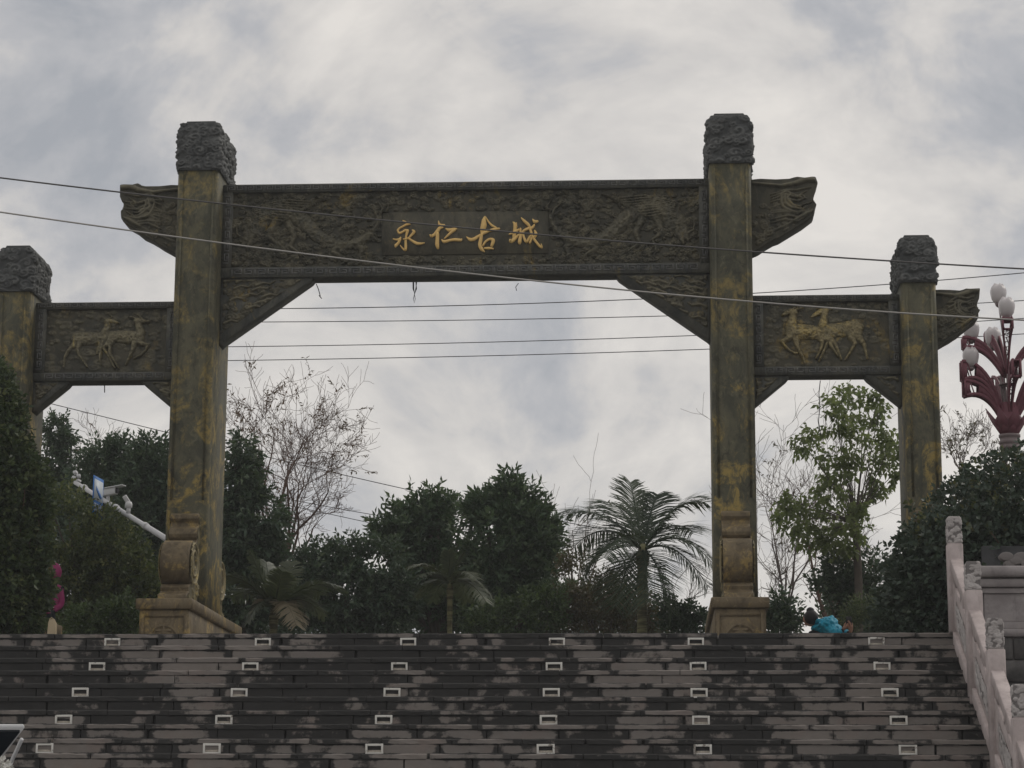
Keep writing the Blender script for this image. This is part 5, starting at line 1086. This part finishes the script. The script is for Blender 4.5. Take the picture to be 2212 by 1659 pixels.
MB().tube([c2 - [0, 0, .10], c2 + [0, 0, .0]], .035, 8).build("mount", M_GALV, dm); MB().lathe(c2, [(.03, -.02), (.06, 0), (.06, .05), (.045, .09)], 10).build("housing", M_WHITEP, dm); dx = unit(np.array([-.5, -.3, .8])); dz = unit(np.cross(dx, [0, 1., 0])); dy = np.cross(dz, dx); obox(c2 + [-.04, 0, .13], .13, .07, .07, "flood_lamp", M_WHITEP, dm)
c3 = at(165, 1035, 37.0); d3 = thing("floodlight", "pale floodlight cluster at the far tip of the slanting arm", "floodlight", c3)
for k, (ox, oz, s) in enumerate(((-.045, .02, .06), (.035, .05, .065), (-.02, .11, .06), (.04, -.03, .05))): dx = unit(np.array([.4 - k * .3, -.8, .2])); dz = unit(np.cross(dx, [1., 0, .1])); dy = np.cross(dz, dx); obox(c3 + [ox, 0, oz], .08, s, s * .8, "lamp_head", M_GALV if k % 2 else M_WHITEP, d3)

# ------------------------------------------------------------------ people
def skin_mesh(name, V, E, R, mat, parent, root=0, sub=2):
    off = ORG[parent.name]; me = bpy.data.meshes.new(name); me.from_pydata([tuple(np.asarray(v) - off) for v in V], E, []); me.update(); o = bpy.data.objects.new(name, me); COL.objects.link(o); o.parent = parent; ORG[o.name] = off
    sk = o.modifiers.new("skin", 'SKIN'); sk.use_smooth_shade = True; ly = me.skin_vertices[0] if me.skin_vertices else None
    if ly is None:
        bpy.context.view_layer.objects.active = o; ly = me.skin_vertices[0]
    for i, r in enumerate(R): ly.data[i].radius = (r, r) if np.isscalar(r) else r; ly.data[i].use_root = (i == root)
    sb_ = o.modifiers.new("sub", 'SUBSURF'); sb_.levels = sub; sb_.render_levels = sub; me.materials.append(mat); return o
def chain(pts): return [(i, i + 1) for i in range(len(pts) - 1)]
def ball(c, r, n=14, jit=0., rng=None, m=10):
    V = []; F = []
    for j in range(m + 1):
        t = math.pi * j / m
        for i in range(n):
            a = 2 * math.pi * i / n; k = 1 + (rng.normal() * jit if rng is not None else 0); V.append((c[0] + r[0] * math.sin(t) * math.cos(a) * k, c[1] + r[1] * math.sin(t) * math.sin(a) * k, c[2] + r[2] * math.cos(t)))
    for j in range(m):
        for i in range(n): F.append((j * n + i, j * n + n + i, j * n + n + (i + 1) % n, j * n + (i + 1) % n))
    return V, F
def hand(name, w, fwd, up, side, parent, mat=M_SKIN, curl=.7):
    """palm with four fingers and a thumb; w is the wrist, fwd points along the palm, up is the back of the hand, side is towards the thumb"""
    w = np.asarray(w, float); V = [w - fwd * .03, w, w + fwd * .05, w + fwd * .085]; E = chain(V); R = [.024, .026, (.036, .018), (.036, .016)]
    for k, ln in enumerate((.07, .08, .075, .058)):
        b = w + fwd * .085 + side * (.027 - .018 * k); d = fwd; n0 = len(V); V.append(b)
        for s_ in (.45, .33, .25):
            d = unit(d - up * curl * .55); b = b + d * ln * s_; V.append(b)
        E += [(3, n0)] + [(n0 + i, n0 + i + 1) for i in range(3)]; R += [.0095, .009, .0085, .0075]
    n0 = len(V); b = w + fwd * .03 + side * .03; V += [b, b + side * .022 + fwd * .025 - up * .01, b + side * .028 + fwd * .055 - up * .022]; E += [(1, n0), (n0, n0 + 1), (n0 + 1, n0 + 2)]; R += [.013, .0105, .0085]
    return skin_mesh(name, V, E, R, mat, parent, 1, 2)
def face(par, c, fw, up, s=1.):
    """eyes, brows and mouth pieces set on the head"""
    sd = np.cross(fw, up)
    for k in (-1, 1):
        V, F = ball(c + fw * .088 * s + sd * k * .032 + up * .005, (.010, .010, .008), 8, m=6); MB().add(V, F).build("eye", M_BLACK, par)
        MB().tube([c + fw * .090 + sd * k * .018 + up * .028, c + fw * .090 + sd * k * .046 + up * .026], .005, 4).build("eyebrow", M_HAIR, par)
    MB().tube([c + fw * .088 - sd * .022 - up * .055, c + fw * .092 - up * .055, c + fw * .088 + sd * .022 - up * .055], .006, 4).build("mouth", simple("lips", (.36, .13, .11)), par)
def head(par, c, fw, up=np.array([0, 0, 1.])):
    """head with brow, nose, chin and ears as one skinned surface"""
    sd = np.cross(fw, up); V = [c - up * .11 - fw * .015, c - up * .02, c + up * .055 - fw * .01, c + up * .105 - fw * .012, c - up * .075 + fw * .05, c - up * .02 + fw * .082, c - up * .025 + fw * .108, c + sd * .08 - fw * .01, c - sd * .08 - fw * .01]
    E = [(0, 1), (1, 2), (2, 3), (1, 4), (1, 5), (5, 6), (1, 7), (1, 8)]; R = [.05, (.078, .092), (.080, .092), .045, .038, .03, .011, .016, .016]
    o = skin_mesh("head", V, E, R, M_SKIN, par, 1, 2); face(par_head(o, par), c, fw, up); return o
def par_head(o, par): return o
# crouching woman in turquoise at the head of the stairs
yC = 33.0; hc = at(1749, 1339, yC); w1 = thing("person", "crouching person in turquoise jacket, black hair in a bun, holding up a dark phone", "person", (hc[0] + .25, yC, PZ))
hip = at(1806, 1392, yC + .1); ch = at(1784, 1361, yC + .03); nk = at(1763, 1353, yC); fw = unit(np.array([-.75, .55, -.35])); up = unit(np.array([-.25, .15, .95]) - fw * np.dot(fw, np.array([-.25, .15, .95])))
kneeL, kneeR = hip + [-.38, -.16, .16], hip + [-.34, .22, .18]; footL, footR = np.array([hip[0] - .16, yC - .14, PZ + .05]), np.array([hip[0] - .12, yC + .26, PZ + .05])
shL, shR = ch + [.02, -.19, .08], ch + [.04, .19, .08]; phone = at(1833, 1347, yC - .25); elL = at(1806, 1378, yC - .26); wrL = phone + [-.07, .0, -.08]; elR = at(1812, 1382, yC + .05); wrR = phone + [.03, .02, -.11]
V = [hip, (hip + ch) / 2, ch, nk, kneeL, footL, footL + [-.16, -.02, -.02], kneeR, footR, footR + [-.16, .02, -.02], shL, elL, wrL - (wrL - elL) * .02, shR, elR, wrR - (wrR - elR) * .02]
skin_mesh("body", V, [(0, 1), (1, 2), (2, 3), (0, 4), (4, 5), (5, 6), (0, 7), (7, 8), (8, 9), (2, 10), (10, 11), (11, 12), (2, 13), (13, 14), (14, 15)], [.15, .13, .14, .055, .075, .05, .04, .075, .05, .04, .06, .045, .033, .06, .045, .033], M_NAVY, w1)
V = [hip + [-.02, 0, .08], (hip + ch) / 2 + [0, 0, .06], ch + [0, 0, .02], nk + [.02, 0, -.02], shL, (shL + elL) / 2, elL, wrL - (wrL - elL) * .18, shR, (shR + elR) / 2, elR, wrR - (wrR - elR) * .18, nk + [.10, .02, .03]]
jk = skin_mesh("jacket", V, [(0, 1), (1, 2), (2, 3), (2, 4), (4, 5), (5, 6), (6, 7), (2, 8), (8, 9), (9, 10), (10, 11), (3, 12)], [.18, .175, .17, .10, .105, .085, .078, .05, .105, .085, .078, .05, (.10, .075)], M_TURQ, w1, 0, 4)
dsp = jk.modifiers.new("puff", 'DISPLACE'); tx = bpy.data.textures.new("quilting", 'CLOUDS'); tx.noise_scale = .085; dsp.texture = tx; dsp.strength = .085; dsp.texture_coords = 'LOCAL'
head(w1, hc, fw, up)
rg = np.random.default_rng(4); hd = MB(); a_ = np.linspace(0, 2 * math.pi, 17); hp_ = at(1774, 1344, yC); hd.tube(np.array([hp_ + np.array([.085 * math.cos(t), .10 * math.sin(t), .03 * math.sin(t * 2) + .03 * math.cos(t)]) for t in a_]), .034, 8); hd.build('hood', M_TURQ, w1, smooth=True)
hb = MB(); V, F = ball(hc + up * .02 - fw * .035, (.105, .108, .112), 18, .02, rg, 12); hb.add(V, F); V, F = ball(hc - fw * .06 + up * .115, (.058, .058, .052), 14, .03, rg); hb.add(V, F); hb.build("hair", M_HAIR, w1, smooth=True)
hand("hand", wrL, unit(np.array([.75, -.1, .6])), unit(np.array([-.2, -.9, .2])), unit(np.array([-.5, .1, .8])), w1); hand("hand", wrR, unit(np.array([.1, -.2, .95])), unit(np.array([.9, -.3, .1])), unit(np.array([-.6, -.6, .1])), w1)
ph = MB().cbox((phone[0] - .035, phone[1] - .006, phone[2] - .03), (phone[0] + .045, phone[1] + .006, phone[2] + .10), .004).build("phone", M_BLACK); tag(ph, "dark phone held up in the crouching person's hands", "phone")
# person in pink half hidden by the hedge
yP = 30.6; hc = at(112, 1237, yP); w2 = thing("person", "person in a pink hooded jacket and dark trousers half hidden behind the hedge", "person", (hc[0] - .03, yP, PZ))
B0 = np.array([hc[0] - .05, yP, PZ]); fw = unit(np.array([-.8, -.6, -.1])); hz = hc[2] - PZ; sc2 = hz / 1.52
P = lambda x, y, z: B0 + np.array([x, y, z * sc2])
V = [P(0, 0, .86), P(0, 0, 1.05), P(.01, 0, 1.28), P(.03, 0, 1.40), P(.08, .03, .48), P(.07, .04, .08), P(-.03, -.04, .05), P(-.09, -.02, .47), P(-.10, 0, .08), P(-.20, -.07, .05), P(.14, .10, 1.26), P(.17, .13, 1.0), P(.06, .0, .86), P(-.12, -.10, 1.26), P(-.17, -.12, 1.0), P(-.16, -.16, .82)]
ED = [(0, 1), (1, 2), (2, 3), (0, 4), (4, 5), (5, 6), (0, 7), (7, 8), (8, 9), (2, 10), (10, 11), (11, 12), (2, 13), (13, 14), (14, 15)]
skin_mesh("body", V, ED, [.13, .11, .12, .05, .07, .048, .04, .07, .048, .04, .055, .042, .032, .055, .042, .032], M_NAVY, w2)
V = [P(0, 0, .80), P(0, 0, 1.0), P(.01, 0, 1.27), P(.03, 0, 1.38), P(.14, .10, 1.26), P(.165, .125, 1.0), P(.075, .02, .88), P(-.12, -.10, 1.26), P(-.17, -.12, 1.0), P(-.162, -.15, .85)]
skin_mesh("jacket", V, [(0, 1), (1, 2), (2, 3), (2, 4), (4, 5), (5, 6), (2, 7), (7, 8), (8, 9)], [.135, .125, .13, .07, .068, .058, .044, .068, .058, .044], M_PINK, w2, 1)
head(w2, hc, fw); hb = MB(); V, F = ball(hc - fw * .035 + [0, 0, .01], (.102, .104, .122), 16, .02, rg, 12); hb.add(V, F); hb.build("hood", M_PINK, w2, smooth=True)
hand("hand", P(.07, .01, .86), unit(np.array([-.5, -.5, -.5])), unit(np.array([.6, -.5, .2])), unit(np.array([-.2, -.3, .7])), w2); hand("hand", P(-.16, -.16, .82), unit(np.array([.1, -.3, -.9])), unit(np.array([-.8, -.4, 0])), unit(np.array([.1, -.9, .2])), w2)
bp = at(113, 1352, 28.2); bg_ = thing("tote_bag", "small beige canvas bag standing on the plaza edge below the person in pink", "bag", (bp[0], 28.2, PZ))
x, z = bp[0], PZ; hgt = bp[2] - PZ + .09; m = MB(); V = []
for (zz, w, d) in ((0, .055, .05), (hgt * .5, .052, .045), (hgt * .85, .045, .04), (hgt, .035, .03)): V += [(x - w, 28.2 - d, z + zz), (x + w, 28.2 - d, z + zz), (x + w, 28.2 + d, z + zz - (.06 if zz == hgt else 0)), (x - w, 28.2 + d, z + zz)]
m.add(V, [(3, 2, 1, 0)] + [(k * 4 + i, k * 4 + (i + 1) % 4, k * 4 + 4 + (i + 1) % 4, k * 4 + 4 + i) for k in range(3) for i in range(4)] + [(12, 13, 14, 15)]); m.build("bag_body", M_BEIGE, bg_, bevel=.012)
MB().tube([(x - .02, 28.16, z + hgt * .96), (x - .01, 28.17, z + hgt + .012), (x + .02, 28.17, z + hgt * .98)], .006, 5).build("strap", M_BEIGE, bg_)

# ------------------------------------------------------------------ car with its tailgate up, mostly out of the frame
CY = -.78; tip = at(55, 1567, 10.0); cx = tip[0] - .80; car = thing("parked_car", "white car with raised dark-glazed tailgate poking into the lower corner", "car", (cx, 12.4, 0))
prof = [(y_ + CY, z_) for y_, z_ in [(10.75, .30), (10.66, .55), (10.70, .95), (10.86, 1.02), (11.05, 1.46), (11.4, 1.56), (12.6, 1.58), (13.3, 1.50), (13.95, 1.08), (14.7, .95), (14.95, .72), (14.98, .35), (14.8, .26), (11.0, .24)]]
b = MB(); n = len(prof); rows = []
for (fx, ins) in ((-.86, .12), (-.88, .0), (.88, .0), (.86, .12)):
    for (y, z) in prof:
        k = max(0., (z - 1.0) / .58); x = fx * (1 - .17 * k); yy = y + (ins * .25 if y < 12.8 + CY else -ins * .25); rows.append((cx + x, yy, z - (ins * .15 if z > .5 else -ins * .1)))
F = [tuple(range(n - 1, -1, -1)), tuple(3 * n + i for i in range(n))]
for k in range(3):
    for i in range(n): F.append((k * n + i, k * n + (i + 1) % n, k * n + n + (i + 1) % n, k * n + n + i))
b.add(rows, F).build("body", M_CAR, car, bevel=.02)
for sx in (-1, 1):
    for (y0, y1, y2, y3) in ((11.15, 12.18, 12.15, 11.42), (12.24, 13.55, 13.15, 12.22)):
        y0, y1, y2, y3 = y0 + CY, y1 + CY, y2 + CY, y3 + CY; V = [(cx + sx * .885, y0, 1.02), (cx + sx * .885, y1, 1.02), (cx + sx * .772, y2, 1.48), (cx + sx * .772, y3, 1.48)]; V = V + [(x_ - sx * .02, y_, z_) for x_, y_, z_ in V]
        MB().add(V, [(0, 1, 2, 3), (7, 6, 5, 4), (0, 4, 5, 1), (1, 5, 6, 2), (2, 6, 7, 3), (3, 7, 4, 0)]).build("side_window", M_GLASS, car)
    MB().box((cx + sx * .6, 10.62 + CY, .78), (cx + sx * .84, 10.72 + CY, .92)).build("tail_light", M_RED, car, bevel=.01)
    for y in (11.5 + CY, 14.05 + CY):
        w_ = MB(); a = np.linspace(0, 2 * math.pi, 25)[:-1]; w_.prism([(y + .31 * math.cos(t), .31 + .31 * math.sin(t)) for t in a], 0, cx + sx * .70, cx + sx * .895); o = w_.build("wheel", M_TYRE, car, bevel=.02); MB().prism([(y + .2 * math.cos(t), .31 + .2 * math.sin(t)) for t in a], 0, cx + sx * .86, cx + sx * .905).build("rim", M_GALV, o)
V = [(cx - .72, 13.35 + CY, 1.50), (cx + .72, 13.35 + CY, 1.50), (cx + .80, 13.98 + CY, 1.10), (cx - .80, 13.98 + CY, 1.10)]; V += [(x_, y_ + .01, z_ + .012) for x_, y_, z_ in V]; MB().add(V, [(0, 1, 2, 3), (7, 6, 5, 4), (0, 4, 5, 1), (1, 5, 6, 2), (2, 6, 7, 3), (3, 7, 4, 0)]).build("windscreen", M_GLASS, car)
# tailgate: white outer shell with dark glass; hinge at the roof, wide edge raised towards the viewer
hz_, hy = 1.57, 10.22; tz = tip[2]; wt_, wb = .80, .44
def gate_plate(x0t, x1t, x0b, x1b, t0, t1, off, th, name, mat, bev=0.):
    f = lambda x, t, o_: (cx + x, hy + (10.0 - hy) * t, hz_ + (tz - .012 - hz_) * t + o_)
    V = [f(x0b, t0, off), f(x1b, t0, off), f(x1t, t1, off), f(x0t, t1, off)]; V += [(a_, b_, c_ + th) for a_, b_, c_ in V]
    return MB().add(V, [(3, 2, 1, 0), (4, 5, 6, 7), (0, 1, 5, 4), (1, 2, 6, 5), (2, 3, 7, 6), (3, 0, 4, 7)]).build(name, mat, car, bevel=bev)
tg = gate_plate(-wt_, wt_, -wb, wb, 0, 1, 0, .022, "tailgate", M_CAR, .008)
gate_plate(-wt_ + .025, wt_ - .025, -wb + .02, wb - .02, .04, .985, -.012, .011, "tailgate_glass", M_GLASS); 
MB().tube([at(47, 1597, 10.06), at(27, 1640, 10.16), at(10, 1690, 10.3)], .009, 8).build("gas_strut", M_GALV, car)
fp = at(9, 1650, 9.6); fl = thing("white_blossoms", "bunch of white blossoms under the raised tailgate in the lower corner", "flowers", fp)
m = MB(); rg = np.random.default_rng(8); n = 260; d = unit(rg.normal(size=(n, 3))); C = fp + d * rg.uniform(.2, 1, (n, 1)) ** .5 * np.array([.055, .05, .05]) + [-.02, 0, -.03]; V, F = leaf_arrays(C, d + rg.normal(size=d.shape) * .5, np.full(n, .022), np.full(n, .016), rg); m.add(V, F); m.build("petals", M_PETAL, fl)
MB().tube([fp + [-.02, 0, -.05], fp + [-.06, .1, -.5], fp + [-.1, .3, -1.0]], .012, 5).build("stalk", M_TWIG, fl)

# ------------------------------------------------------------------ scattering box added in place of the windscreen veil
hz = MB().box((-224, -64, -1.), (224, 324, 14.)).build("veil_haze", NT("veil_volume").m); hm_ = hz.data.materials[0]; nt = hm_.node_tree; nt.nodes.remove(nt.nodes['Principled BSDF'])
pv = nt.nodes.new("ShaderNodeVolumePrincipled"); pv.inputs['Color'].default_value = (.95, .96, .97, 1); pv.inputs['Density'].default_value = .0010; nt.links.new(pv.outputs[0], nt.nodes['Material Output'].inputs['Volume']); tag(hz, kind='stuff')
